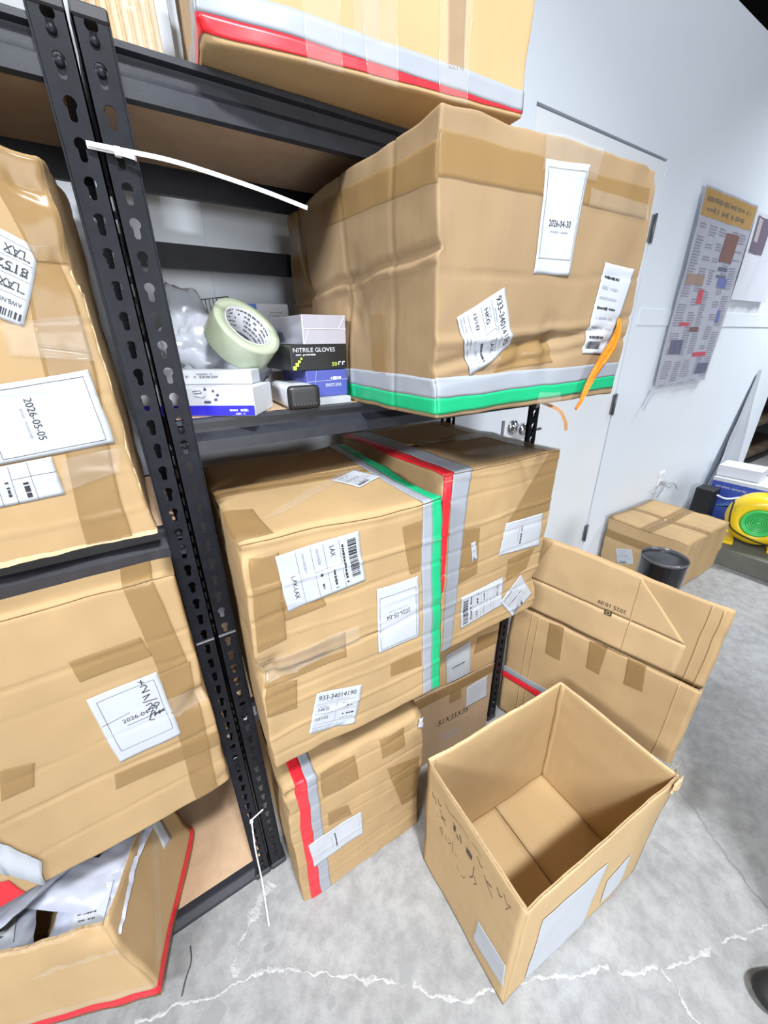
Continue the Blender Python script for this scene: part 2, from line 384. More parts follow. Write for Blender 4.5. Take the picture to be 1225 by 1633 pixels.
def ribbon(name, pts, w, m, zt=0.004, jag=0.5, seed=1, gaps=0.0):
    """crumbled line on the floor: uneven width and height"""
    P_ = curve_pts([(x, y, 0) for x, y in pts], 26); vs = []; fs = []; r = random.Random(seed)
    for i, p in enumerate(P_):
        d = (P_[min(i+1, len(P_)-1)]-P_[max(i-1, 0)]).normalized(); n = Vector((-d.y, d.x, 0))
        wig = n*(0.009*noise.noise(p*22+Vector((seed, 0, 0)))+.005*noise.noise(p*70+Vector((seed, 2, 0)))+r.uniform(-.0012, .0012))
        a = max(0.15, 1+jag*2.2*noise.noise(p*35+Vector((seed, 5, 0))))*w/2*r.uniform(.6, 1.3)
        z = zt*r.uniform(.3, 1)
        vs += [p+wig-n*a, p+wig+Vector((0, 0, z)), p+wig+n*a]
        if i and (jag < .45 or noise.noise(p*16+Vector((seed*3, 0, 0))) > -.38): b = 3*i; fs += [(b-3, b-2, b+1, b), (b-2, b-1, b+2, b+1)]
    for v in vs: v.z += 0.0006
    return link(name, vs, fs, m, floor)
ribbon('crack_filler', [(-0.338, -0.111), (-0.229, -0.144), (-0.169, -0.165), (-0.13, -0.17), (-0.055, -0.194)], 0.006, CRUMB, .0012, .7, seed=2)
ribbon('crack_filler', [(-0.055, -0.194), (0.019, -0.238), (0.094, -0.3), (0.169, -0.356), (0.231, -0.402), (0.27, -0.451), (0.33, -0.495), (0.392, -0.521)], 0.007, CRUMB, .0014, .8, seed=3)
ribbon('crack_filler', [(0.392, -0.521), (0.509, -0.571), (0.565, -0.602), (0.653, -0.646), (0.695, -0.685), (0.758, -0.714), (0.855, -0.757), (0.955, -0.788), (1.11, -0.839), (1.5, -0.95)], 0.007, CRUMB, .0014, .8, seed=4)
ribbon('crack_filler', [(0.012, -0.03), (-0.035, -0.06), (-0.074, -0.089), (-0.105, -0.118), (-0.124, -0.164)], 0.016, CRUMB, 0.0016, 0.9, seed=5)
ribbon('crack_filler', [(0.776, -0.724), (0.776, -0.762), (0.766, -0.773), (0.759, -0.82)], 0.005, CRUMB, .0012, .7, seed=6)
ribbon('floor_joint', [(1.284, -0.557), (1.236, -0.64), (1.199, -0.703), (1.169, -0.774), (1.143, -0.83), (1.10, -0.93)], 0.007, DARKJ, 0.0004, 0.4, seed=7)
def stain(x, y, a, b, ang, seed):
    vs = [(x, y, 0.0006)]; n = 20
    for i in range(n):
        t = 2*math.pi*i/n; k = 1+0.45*noise.noise(Vector((math.cos(t)*1.3, math.sin(t)*1.3, seed)))
        u, v = a*k*math.cos(t), b*k*math.sin(t); vs.append((x+u*math.cos(ang)-v*math.sin(ang), y+u*math.sin(ang)+v*math.cos(ang), 0.0006))
    link('stain', vs, [(0, i+1, (i+1) % n+1) for i in range(n)], STAIN, floor)
for i, (x, y, a, b, t) in enumerate([(0.239, -0.386, .022, .015, .5), (0.711, -0.732, .017, .008, -.8), (0.714, -0.755, .016, .008, -.8), (-0.182, -0.197, .03, .02, .2), (0.301, -0.141, .02, .012, .3), (1.016, -0.64, .018, .011, 0),
        (1.111, -0.723, .012, .006, 1), (0.902, -0.825, .015, .007, -.8), (1.459, -0.539, .016, .009, 0), (-0.035, -0.157, .014, .01, 0), (0.06, -.33, .012, .009, .4), (1.05, -.60, .012, .02, .3)]): stain(x, y, a, b, t, i*3.3)
WY = 0.50; DX0, DX1, DZ = 1.395, 2.325, 2.19; WX1 = 4.95; WZ = 2.78
wall = struct(boxobj('wall_back', (-2.6, WY, 0), (DX0, WY+.12, WZ), WALL))
struct(boxobj('wall_back', (DX1, WY, 0), (WX1, WY+.12, WZ), WALL)); struct(boxobj('wall_back', (DX0, WY, DZ), (DX1, WY+.12, WZ), WALL))
struct(boxobj('trim_1', (DX1+.045, WY-.004, 1.50), (WX1, WY, 1.585), WALL, bevel=.0015))          # rail along the wall at eye height
struct(boxobj('trim_2', (-2.6, WY-.012, 0), (.232, WY, WZ), WALL, bevel=.002))                    # thicker wall panel, its edge shows between the posts
door = struct(boxobj('door_1', (DX0+.005, WY+.004, .008), (DX1-.006, WY+.045, DZ-.008), mat('door_paint', (0.79, 0.825, 0.87), 0.35), bevel=.002))
DARKG = mat('door_gap', (0.05, 0.05, 0.055), 0.9)
for hz in (1.925, 1.092, 0.269):
    h = boxobj('hinge', (DX1-.028, WY-.004, hz-.055), (DX1+.012, WY+.003, hz+.055), mat('hinge_steel', (0.16, 0.165, 0.175), 0.5, 0.6), door, bevel=.001)
    lathe('hinge_pin', [(0, -.06), (.006, -.06), (.006, .06), (0, .06)], 10, MATS['hinge_steel'], h, loc=(DX1-.008, WY-.007, hz))
kn = lathe('door_knob', [(0, 0), (.034, 0), (.036, .006), (.030, .012), (.014, .016), (.012, .035), (.022, .042), (.030, .055), (.030, .066), (.022, .075), (0, .077)], 28, CHROME, door)
kn.location = (1.475, WY+.004, 1.062); kn.rotation_euler = (R(90), 0, 0)
boxobj('latch_plate', (1.40, WY-.001, 1.02), (1.415, WY+.004, 1.10), ZINC, door)
tube('lever_guard', [(1.52, WY-.03, 1.045), (1.58, WY-.045, 1.046), (1.62, WY-.045, 1.046)], .008, CHROME, door, 8)
BEYOND = noisy('dark_hall', (0.010, 0.009, 0.008), (0.03, 0.026, 0.022), 1.5, 0.9)
struct(boxobj('wall_far', (-4, 4.2, 0), (14, 4.3, 7), BEYOND)); struct(boxobj('ceiling', (-4, WY+.3, 5.2), (14, 4.2, 5.3), BEYOND))
struct(boxobj('wall_side', (13.5, -5, 0), (13.6, 4.2, 7), BEYOND))
# outlet with cords
ot = boxobj('wall_outlet', (3.165, WY-.008, .415), (3.235, WY, .53), mat('outlet_plastic', (0.85, 0.86, 0.88), 0.35), bevel=.003); tag(ot, 'white wall outlet with plugs above the closed carton', 'outlet')
for dz in (.445, .50):
    boxobj('socket_face', (3.182, WY-.011, dz-.017), (3.218, WY-.0075, dz+.017), mat('outlet_face', (0.74, 0.75, 0.78), 0.4), ot, bevel=.002)
boxobj('plug', (3.186, WY-.04, .43), (3.214, WY-.010, .46), mat('grey_plastic', (0.35, 0.36, 0.38), 0.4), ot, bevel=.004)
for k, e in enumerate([(3.03, .40), (3.16, .34), (3.36, .40), (3.47, .345)]):
    c = tube('power_cord', curve_pts([(3.2, WY-.03, .435), ((3.2+e[0])/2, WY-.045, .40+.02*(k % 2)), (e[0], WY-.03, e[1])], 8), .004, MATS['grey_plastic'], ot, 6)
# posters in clear plastic on the wall
def poster():
    p = empty('wall_poster', (2.70, WY-.012, 1.165)); tag(p, 'creased wall poster with yellow header in shiny plastic sleeve', 'poster')
    W_, H_ = .70, .985
    def pt(u, v, off): return (u, -off-0.010*(noise.noise(Vector((u*9, v*2.2, 2)))+.8)-.004*noise.noise(Vector((u*30, v*9, 5))), v)
    def sheet(nm, x0, x1, z0, z1, m, off):
        nu, nv = max(1, int((x1-x0)/.014)), max(1, int((z1-z0)/.025)); vs = [pt(x0+(x1-x0)*i/nu, z0+(z1-z0)*j/nv, off) for j in range(nv+1) for i in range(nu+1)]
        return link(nm, vs, [(j*(nu+1)+i, j*(nu+1)+i+1, (j+1)*(nu+1)+i+1, (j+1)*(nu+1)+i) for j in range(nv) for i in range(nu)], m, p, True)
    PP = mat('poster_paper', (0.40, 0.41, 0.49), 0.5)
    sheet('poster_sheet', 0.0, W_, 0, H_, PP, .001); sheet('header_band', .01, W_-.01, H_-.125, H_-.01, mat('poster_ochre', (0.42, 0.235, 0.03), 0.5), .002)
    PH = lambda n, c: mat('print_'+n, c, 0.6)
    for (x0, x1, z0, z1, c) in [(.40, .58, .68, .82, ('rust', (.16, .05, .035))), (.05, .26, .55, .60, ('brown', (.30, .19, .14))), (.45, .60, .55, .60, ('blue', (.08, .11, .34))), (.24, .30, .455, .53, ('red', (.50, .02, .05))),
            (.10, .22, .335, .355, ('red', 0)), (.24, .38, .305, .33, ('rust', 0)), (.06, .20, .18, .26, ('navy', (.07, .08, .16))), (.38, .58, .16, .185, ('red', 0)), (.50, .66, .05, .115, ('navy', 0)), (.57, .63, .36, .43, ('blue', 0)), (.42, .55, .635, .655, ('navy', 0)), (.42, .56, .60, .615, ('navy', 0))]:
        sheet('picture', x0, x1, z0, z1, PH(c[0], c[1]) if c[1] else MATS['print_'+c[0]], .003)
    TX = mat('poster_text', (.20, .20, .27), .6); vs = []; fs = []
    rr = random.Random(4)
    for cx in (.04, .17, .30, .46, .58):
        z = .84
        while z > .03:
            z -= .0135
            if rr.random() < .16: z -= .03
            x1 = cx+.10*rr.uniform(.75, 1.0); b = len(vs)
            for i in range(6):
                u = cx+(x1-cx)*i/5; vs += [pt(u, z, .0022), pt(u, z+.0055, .0022)]
            fs += [(b+2*i, b+2*i+2, b+2*i+3, b+2*i+1) for i in range(5)]
    link('printed_lines', vs, fs, TX, p)
    vs = []; fs = []; ink = Ink()
    for r_, z0 in ((0, H_-.062), (1, H_-.105)):
        ink.smudge(.05+.02*r_, z0+.012, .64-.05*r_, .026, 21+r_)
    link('header_print', [pt(x, z, .0030) for x, z in ink.v], ink.f, mat('header_ink', (.16, .09, .02), .6), p)
    FILM = mat('poster_sleeve', (0.80, 0.83, 0.90), 0.06, alpha=0.10, spec=1.0)
    vs = []; nu, nv = 50, 40
    for j in range(nv+1):
        for i in range(nu+1):
            u = -.03+(W_+.06)*i/nu; v = -.03+(H_+.07)*j/nv
            q = pt(u, v, .006); vs.append((q[0], q[1]-.006*abs(noise.noise(Vector((u*26+v*5, v*4, 7)))), q[2]))
    link('plastic_sleeve', vs, [(j*(nu+1)+i, j*(nu+1)+i+1, (j+1)*(nu+1)+i+1, (j+1)*(nu+1)+i) for j in range(nv) for i in range(nu)], FILM, p, True)
    tube('tape_tail', curve_pts([(.0, -.012, -.02), (-.03, -.010, -.07), (-.06, -.010, -.125)], 6), .004, mat('tape_shade', (.55, .57, .63), .4), p, 4, flat=(.02, .001))
    return p
poster()
def poster2():
    p = empty('wall_poster', (3.42, WY-.012, 1.66)); tag(p, 'pale poster with a dark photo in plastic at right photo edge', 'poster')
    f = lambda u, v, o: (u, -o-.010*(noise.noise(Vector((u*10+4, v*3, 2)))+.8), v)
    def sh(nm, x0, x1, z0, z1, m, o):
        nu, nv = 20, 20; link(nm, [f(x0+(x1-x0)*i/nu, z0+(z1-z0)*j/nv, o) for j in range(nv+1) for i in range(nu+1)], [(j*(nu+1)+i, j*(nu+1)+i+1, (j+1)*(nu+1)+i+1, (j+1)*(nu+1)+i) for j in range(nv) for i in range(nu)], m, p, True)
    sh('poster_sheet', 0, .62, 0, .47, mat('poster_pale', (.66, .69, .77), .5), .001)
    sh('picture', .03, .25, .26, .45, mat('print_plum', (.10, .06, .12), .6), .003); sh('picture_figure', .05, .14, .32, .44, mat('print_skin', (.42, .36, .40), .6), .004)
    sh('plastic_sleeve', -.02, .64, -.02, .49, MATS['poster_sleeve'], .012)
poster2()
# grey sheet that paints a slanted shadow onto the wall near its end
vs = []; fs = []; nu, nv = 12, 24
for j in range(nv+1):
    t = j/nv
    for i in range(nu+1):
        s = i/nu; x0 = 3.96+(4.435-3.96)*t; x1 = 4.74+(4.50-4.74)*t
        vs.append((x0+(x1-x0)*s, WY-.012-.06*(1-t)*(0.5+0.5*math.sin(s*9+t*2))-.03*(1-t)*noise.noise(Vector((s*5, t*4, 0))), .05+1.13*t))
tag(link('shadow_sheet', vs, [(j*(nu+1)+i, j*(nu+1)+i+1, (j+1)*(nu+1)+i+1, (j+1)*(nu+1)+i) for j in range(nv) for i in range(nu)], mat('shadow_grey', (.46, .49, .55), .4), None, True),
    'tapering grey sheet painted as shadow on white wall behind blue carton', 'shadow sheet')

# ================================================================== RACKS
PIT = 0.0381; Z0 = 0.0072
def keyhole_outline():
    c = []; r = .0068; hw = .0040
    a0 = math.asin(hw/r)
    n = 12
    for i in range(n+1):
        a = -math.pi/2+a0+(2*math.pi-2*a0)*i/n; c.append((r*math.cos(a), .0050+r*math.sin(a)))
    c += [(-hw, -.0095), (-hw*.6, -.0125), (hw*.6, -.0125), (hw, -.0095)]
    return c
KH = keyhole_outline()
def post_mesh(sx, sy, ncell=47, fw_=.036, t=.002):
    """angle post: front flange in the x direction, side flange in y, each with a column of keyholes"""
    outer = [(-fw_/2, -PIT/2), (fw_/2, -PIT/2), (fw_/2, PIT/2), (-fw_/2, PIT/2)]
    tri = tessellate_polygon([[Vector((a, b, 0)) for a, b in outer], [Vector((a, b, 0)) for a, b in KH]])
    loop = outer+KH; vs = []; fs = []
    for flange in (0, 1):
        for k in range(ncell):
            zc = Z0+PIT*(k+.5)
            b = len(vs)
            for dd in (0, t):
                for (a, c) in loop:
                    if flange == 0: vs.append((sx*(a+fw_/2), sy*dd, zc+c))
                    else: vs.append((sx*dd, sy*(a+fw_/2), zc+c))
            n = len(loop)
            for tr in tri: fs.append(tuple(b+i for i in tr)); fs.append(tuple(b+n+i for i in reversed(tr)))
            m0 = len(outer); nk = len(KH)
            for i in range(nk): fs.append((b+m0+i, b+m0+(i+1) % nk, b+n+m0+(i+1) % nk, b+n+m0+i))
            fs.append((b+1, b+2, b+n+2, b+n+1)); fs.append((b, b+3, b+n+3, b+n))
    # rolled lips along both free edges, foot strip
    for (a, b_) in (((fw_-.0005, .0, 0), (fw_+.0022, .006, Z0+PIT*ncell)), ((0, 0, 0), (fw_, t, Z0)), ((0, 0, 0), (t, fw_, Z0))):
        b = len(vs)
        for z in (a[2], b_[2]):
            vs += [(sx*a[0], sy*a[1], z), (sx*b_[0], sy*a[1], z), (sx*b_[0], sy*b_[1], z), (sx*a[0], sy*b_[1], z)]
        fs += [(b, b+1, b+2, b+3), (b+4, b+5, b+6, b+7)]+[(b+i, b+(i+1) % 4, b+4+(i+1) % 4, b+4+i) for i in range(4)]
    me = bpy.data.meshes.new('post'); me.from_pydata(vs, [], fs)
    bm = bmesh.new(); bm.from_mesh(me); bmesh.ops.recalc_face_normals(bm, faces=bm.faces); bm.to_mesh(me); bm.free()
    me.materials.append(STEEL); return me
PM = {(sx, sy): post_mesh(sx, sy) for sx in (-1, 1) for sy in (-1, 1)}
BH = .056
def beam_prof(y0, sgn, zt):
    pr = [(.003, 0), (.003, -.007), (.013, -.009), (.013, -.024), (-.003, -.036), (-.003, -BH), (.012, -BH), (.016, -.03), (.02, 0)]
    return [(y0+sgn*a, zt+b) for a, b in pr]
def rack(label, x0, x1, fronts, extra_back, boards, yb=.385):
    rk = empty('storage_rack', ((x0+x1)/2, yb/2, 0)); tag(rk, label, 'rack', 'black steel racks')
    def child(o): o.parent = rk; o.matrix_parent_inverse = rk.matrix_basis.inverted(); o.matrix_parent_inverse = Matrix.Translation(-Vector(rk.location)); return o
    for (px, sx) in ((x0, 1), (x1, -1)):
        for (py, sy) in ((0, 1), (yb, -1)):
            o = bpy.data.objects.new('post', PM[(sx, sy)]); COL.objects.link(o); o.location = (px, py, 0); child(o)
            if sy == 1:
                child(boxobj('post_cap', (min(px, px+sx*.038), -.0025, 1.788), (max(px, px+sx*.038), .040, 1.802), mat('cap_plastic', (.03, .03, .035), .5), bevel=.002))
                child(boxobj('splice_plate', (min(px+sx*.002, px+sx*.036), -.0018, .884), (max(px+sx*.002, px+sx*.036), 0, .888), ZINC))
                child(boxobj('foot', (min(px-sx*.002, px+sx*.044), -.004, 0), (max(px-sx*.002, px+sx*.044), .044, .022), MATS['cap_plastic'], bevel=.004))
    xa, xb = x0+.002, x1-.002
    for zt in fronts:
        for y0, sg in ((.006, 1), (yb-.006, -1)):
            b = child(prism('beam', beam_prof(y0, sg, zt), 'x', xa, xb, BEAM if sg == 1 else STEEL))
            if sg == 1:
                for px, sx in ((x0, 1), (x1, -1)):
                    for dz in (.013, .040):
                        rv = lathe('rivet', [(.0052, 0), (.0050, .0022), (.0035, .0034), (0, .0036)], 14, STEEL, b)
                        rv.location = (px+sx*.018, -.0003, zt-dz); rv.rotation_euler = (R(90), 0, 0)
        for px, sx in ((x0, 1), (x1, -1)):
            child(prism('side_beam', [(px+sx*.002, zt), (px+sx*.002, zt-BH), (px+sx*.016, zt-BH), (px+sx*.016, zt)], 'y', .022, yb-.022, STEEL))
    for zt in extra_back:
        child(prism('back_brace', [(yb-.018, zt), (yb-.018, zt-.047), (yb-.003, zt-.047), (yb-.003, zt)], 'x', xa, xb, STEEL))
    for zt in boards:
        child(boxobj('shelf_board', (x0+.016, .027, zt-.012), (x1-.016, yb-.027, zt), MDF, bevel=.001))
    return rk
rack('black slotted steel rack at right holding boxes with green tape', .0225, .968, (1.783, 1.325, .66), (1.642,), (1.783, 1.325, .66))
rack('black slotted steel rack at left photo edge with torn carton', -.93, .018, (1.783, 1.145, .531, .05), (), (1.783, 1.145, .531, .05))

# ================================================================== BOXES ON THE RACKS
def fcre(n, h, seed, d=.0038):
    r = random.Random(seed); out = []
    for i in range(n):
        out.append((h*(i+.6+r.uniform(-.25, .25))/n, r.uniform(-.02, .02), r.uniform(.002, .0035), d*r.choice((-1, 1, .8))*r.uniform(.4, 1)))
    return out
# A: big box with green tape on the right rack
A = Carton('large carton with green tape and orange strap, jutting from right shelf', (.386, -.225, 1.325, .532, .56, .395, 0),
    {'FLT': (-.001, 0, -.010), 'FLB': (.003, 0, -.002), 'FRT': (0, 0, .0145), 'BLT': (0, 0, -.006), 'BRT': (0, 0, -.006)}, .0035, 11,
    creases=[(.085, .12, .010, .006), (.115, .06, .006, -.005), (.21, .02, .0025, .002), (.06, .10, .006, .004)], m=KRAFT_A, crel=[('z', .245, -.05, .006, .007), ('z', .232, -.05, .004, -.004), ('y', .275, .0, .005, .006), ('y', .265, .02, .004, -.003), ('y', .11, 0, .004, .003), ('y', .40, .25, .008, .010)],
    dents=[((.28, 0, .115), .055, (0, .012, 0)), ((.20, 0, .095), .04, (0, .008, 0)), ((.25, 0, .09), .03, (0, -.008, 0)), ((.52, 0, .39), .03, (-.006, .006, -.004)), ((0, .25, .2), .09, (.012, 0, 0)), ((0, .48, .2), .05, (.014, 0, 0))])
A.body(.006, fine=.006)
A.tape('F', [(0, .033), (.532, .039), (.532, .067), (0, .066)], GRAY); A.tape('F', [(0, .007), (.532, .014), (.532, .039), (0, .033)], GREEN)
A.tape('L', [(.0, .044), (.56, .031), (.56, .064), (.0, .074)], GRAY); A.tape('L', [(.0, .012), (.56, .007), (.56, .031), (.0, .044)], GREEN)
A.tape('F', [(0, .325), (.512, .315), (.508, .360), (0, .371)]); A.tape('L', [(.138, .333), (.56, .32), (.56, .362), (.138, .376)])
A.tape('L', [(.381, .065), (.427, .062), (.422, .167), (.373, .167)]); A.tape('F', [(.135, .068), (.297, .077), (.284, .131), (.153, .104)])
A.tape('L', [(.02, .20), (.10, .20), (.10, .395), (.02, .395)], wr=.0006)
A.patch('clear_tape', 'F', [(.195, .35), (.33, .352), (.335, .395), (.20, .395)], CLEAR, .0015, .0003, .006, wr=.002)
A.patch('clear_tape', 'F', [(.32, .318), (.515, .312), (.512, .335), (.32, .343)], CLEAR, .002, .0003, .006, wr=.002)
A.patch('clear_tape', 'L', [(.0, .30), (.09, .31), (.09, .36), (.0, .36)], CLEAR, .0015, .0003, .008, wr=.0015)
A.label('F', [(.206, .217), (.300, .218), (.310, .371), (.204, .365)], 'date', 0, '2026-04-30')
A.label('F', [(.039, .153), (.079, .065), (.175, .108), (.138, .196)], 'awb', 0)
A.label('F', [(.382, .09), (.471, .083), (.506, .234), (.401, .243)], 'lines', 0, seed=4)
# orange strap tail hanging over the corner of box A
vs = []; fs = []
ST = [((.87, -.232, 1.478), .004), ((.858, -.240, 1.455), .013), ((.838, -.246, 1.43), .019), ((.815, -.247, 1.405), .017), ((.795, -.246, 1.378), .013), ((.778, -.244, 1.35), .009), ((.764, -.244, 1.322), .006), ((.756, -.243, 1.308), .003)]
for i, (p, w_) in enumerate(ST):
    d = (Vector(ST[min(i+1, 7)][0])-Vector(ST[max(i-1, 0)][0])).normalized(); n = d.cross(Vector((0, -1, 0))).normalized()
    for s in (-1, -.6, -.2, .2, .6, 1): vs.append(Vector(p)+n*w_*s*.85+Vector((0, .0022*math.sin(i*5+s*7), 0)))
    if i: fs += [((i-1)*6+k, (i-1)*6+k+1, i*6+k+1, i*6+k) for k in range(5)]
so = link('orange_strap', vs, fs, noisy('orange_weave', (.75, .22, .01), (.55, .13, .005), 180, .6, .5, 300), A.root); so.matrix_parent_inverse = Matrix.Translation(-Vector(A.root.location))
sm = so.modifiers.new('t', 'SOLIDIFY'); sm.thickness = .0012
so = tube('torn_strap_end', curve_pts([(.70, -.20, 1.322), (.722, -.226, 1.308), (.737, -.235, 1.285), (.745, -.236, 1.265)], 6), .003, mat('strap_brown', (.42, .20, .08), .6), A.root, 6, flat=(.006, .0012)); so.matrix_parent_inverse = Matrix.Translation(-Vector(A.root.location))
A.patch('torn_film', 'F', [(.255, 0), (.33, 0), (.325, .022), (.262, .024)], CLEAR, .002, .0004, .005, wr=.005)
# G: lower box with green tape
G = Carton('carton with upright green tape beside black post, above red-taped carton', (.062, -.178, .661, .388, .48, .503, -3.3),
    {'FLT': (.0034, 0, .0025), 'FLB': (-.005, 0, 0), 'FRT': (-.010, 0, 0), 'FRB': (.020, 0, -.002)}, .0035, 3, creases=fcre(9, .503, 5)+[(.235, .05, .004, .006), (.245, .03, .003, -.004)], m=KRAFT2,
    dents=[((0, .0, .24), .05, (.016, .010, 0)), ((.02, 0, .26), .04, (0, .008, 0)), ((0, 0, .49), .03, (.006, .008, -.004)), ((0, .1, .3), .08, (.010, 0, 0))], r=.006)
G.body(.014, fine=.0045)
G.flaps(gap=.006)
G.tape('F', [(.338, 0), (.363, 0), (.363, .503), (.337, .503)], GRAY); G.tape('F', [(.363, 0), (.388, 0), (.388, .503), (.361, .503)], GREEN)
G.tape('T', [(.338, 0), (.362, 0), (.362, .48), (.338, .48)], GRAY, .0042); G.tape('T', [(.362, 0), (.388, 0), (.388, .48), (.362, .48)], GREEN, .0042)
for q in ([(.255, .113), (.335, .101), (.334, .148), (.257, .151)], [(.006, .302), (.055, .308), (.058, .478), (.01, .478)], [(.002, .147), (.056, .138), (.063, .207), (.006, .221)], [(.001, .213), (.16, .216), (.162, .277), (.001, .263)], [(.055, .345), (.13, .35), (.12, .39), (.05, .39)], [(.31, .36), (.335, .36), (.335, .47), (.29, .47)]):
    G.tape('F', q)
G.tape('T', [(.0, .01), (.055, .012), (.05, .13), (.0, .15)], off=.0042); G.tape('T', [(.0, .215), (.34, .215), (.34, .265), (.0, .265)], off=.0042)
G.patch('clear_tape', 'F', [(.0, .225), (.19, .245), (.19, .285), (.0, .275)], CLEAR, .0022, .0003, .006, wr=.003)
G.patch('clear_tape', 'T', [(.05, .07), (.10, .08), (.33, .24), (.28, .25)], CLEAR, .0048, .0003, .008, wr=.0008)
G.label('F', [(.062, .361), (.211, .379), (.203, .483), (.051, .472)], 'ship', 3, seed=6)
G.label('F', [(.23, .19), (.328, .189), (.329, .35), (.233, .351)], 'date', 2, '2026-05-04', seed=7)
G.label('F', [(.071, .055), (.166, .025), (.188, .127), (.094, .155)], 'awb', 0, seed=8)
G.label('T', [(.270, .128), (.345, .170), (.310, .245), (.238, .205)], 'lines', 0, seed=9, off=.0056)
# R: box with red and grey tape
RB = Carton('carton with red and grey tape on its left edge, right of green-taped carton', (.520, -.113, .661, .400, .49, .509, -.4),
    {'FLT': (-.003, 0, .003), 'FLB': (.010, 0, 0), 'FRT': (.004, 0, -.002), 'FRB': (-.003, 0, 0)}, .003, 9, creases=fcre(9, .51, 12), m=KRAFT2, r=.006,
    dents=[((0, 0, .50), .03, (.004, .006, -.004)), ((.40, .0, .1), .04, (-.006, .006, 0))])
RB.body(.014, fine=.0045); RB.flaps(gap=.005)
RB.tape('F', [(.0, .20), (.0105, .20), (.027, .509), (0, .509)], RED); RB.tape('F', [(.012, .003), (.045, .003), (.080, .509), (.027, .509)], GRAY)
RB.tape('T', [(0, 0), (.030, 0), (.030, .49), (.0, .49)], RED, .0042); RB.tape('T', [(.030, 0), (.082, 0), (.082, .49), (.030, .49)], GRAY, .0042)
RB.tape('F', [(.058, .208), (.124, .217), (.126, .353), (.067, .362)]); RB.tape('F', [(.226, .335), (.40, .335), (.40, .509), (.345, .509)]); RB.tape('F', [(.25, .15), (.34, .16), (.36, .225), (.25, .22)])
RB.tape('T', [(.10, .215), (.40, .215), (.40, .275), (.10, .275)], off=.0042, wr=.0012); RB.tape('T', [(.34, 0), (.40, 0), (.40, .49), (.34, .49)], off=.0048)
RB.patch('clear_tape', 'T', [(.09, .02), (.40, .02), (.40, .11), (.09, .12)], CLEAR, .0046, .0003, .01, wr=.001)
RB.label('F', [(.207, .244), (.378, .227), (.370, .335), (.221, .337)], 'datefaint', 3, seed=3)
RB.label('F', [(.081, .051), (.247, .065), (.236, .166), (.07, .161)], 'ship', 1, seed=13)
RB.label('F', [(.299, .004), (.381, .056), (.316, .148), (.236, .081)], 'lines', 0, seed=14, off=.002)
RB.label('F', [(.104, .26), (.122, .264), (.113, .318), (.096, .316)], 'lines', 0, seed=15, name='torn_tag')
# H: box with red tape on the floor
HB = Carton('crumpled carton with red and grey tape standing on floor beside post', (.070, -.123, .001, .390, .45, .501, -2.8), {'FLT': (0, 0, -.004), 'FRT': (.0015, 0, .004)}, .004, 21, creases=fcre(7, .5, 23),
    m=KRAFT2, r=.005, dents=[((0, 0, .40), .09, (.010, .006, 0)), ((.0, .06, .22), .07, (.014, 0, 0)), ((.02, 0, .48), .035, (0, .012, -.010)), ((0, .15, .35), .1, (.015, 0, 0)), ((.25, 0, .50), .05, (0, .004, -.008)), ((.38, 0, .50), .03, (0, .006, -.006))])
HB.body(.014, fine=.005)
HB.flaps(gap=.006)
HB.tape('F', [(.022, 0), (.052, 0), (.056, .501), (.028, .501)], RED); HB.tape('F', [(.052, 0), (.083, 0), (.081, .501), (.056, .501)], GRAY); HB.tape('T', [(.028, 0), (.056, 0), (.056, .45), (.028, .45)], RED, .0042); HB.tape('T', [(.056, 0), (.081, 0), (.081, .45), (.056, .45)], GRAY, .0042)
for q in ([(.098, .271), (.164, .257), (.154, .314), (.099, .326)], [(.328, .156), (.385, .149), (.378, .341), (.273, .37)], [(.091, .399), (.191, .39), (.188, .491), (.09, .501)], [(.26, .42), (.33, .42), (.33, .501), (.26, .501)]): HB.tape('F', q)
HB.label('F', [(.044, .14), (.197, .147), (.193, .25), (.037, .244)], 'datefaint', 3, seed=31)
HB.patch('torn_paper', 'F', [(.372, .47), (.389, .46), (.389, .497), (.378, .499)], PAPER, .002, .002, .006, wr=.004)
# S: 51x35x35 box and the one on top of it
S = Carton('brown carton marked 51X35X35 on the floor behind the open carton', (.4903, .0056, .001, .40, .35, .358, -4.37), None, .0015, 33, m=cardboard('kraft_greyish', (.42, .30, .19)), r=.004)
S.body(.02); S.flaps()
k = Ink(); k.text('51X35X35', 0, 0, .026, width=.138, italic=True); S.pr('F', [(.156, .176), (.556, .169), (.556, .519), (.156, .526)], k, INK, .0012, name='printed_size')
k = Ink()
for i in range(3): k.smudge(.17+.01*i, .115-.016*i, .27, .008, 40+i)
S.pr('F', [(0, 0), (.4, 0), (.4, .358), (0, .358)], k, INKG, .0012, name='faded_print')
S.label('F', [(.282, .197), (.38, .203), (.373, .312), (.275, .302)], 'faint', 0, seed=5); S.tape('F', [(.202, .265), (.253, .265), (.249, .315), (.199, .318)])
S.tape('F', [(0, .31), (.4, .318), (.4, .358), (0, .358)])
S2 = Carton('small carton with QR label stacked on the carton marked 51X35X35'.replace(' QR', ' white'), (.4903, .0056, .3655, .40, .35, .215, -4.37), None, .002, 35, m=KRAFT, r=.004)
S2.body(.02); S2.label('F', [(.181, .002), (.284, .006), (.270, .154), (.170, .138)], 'datefaint', 0, seed=6); S2.tape('F', [(.29, .09), (.4, .09), (.4, .15), (.30, .16)])
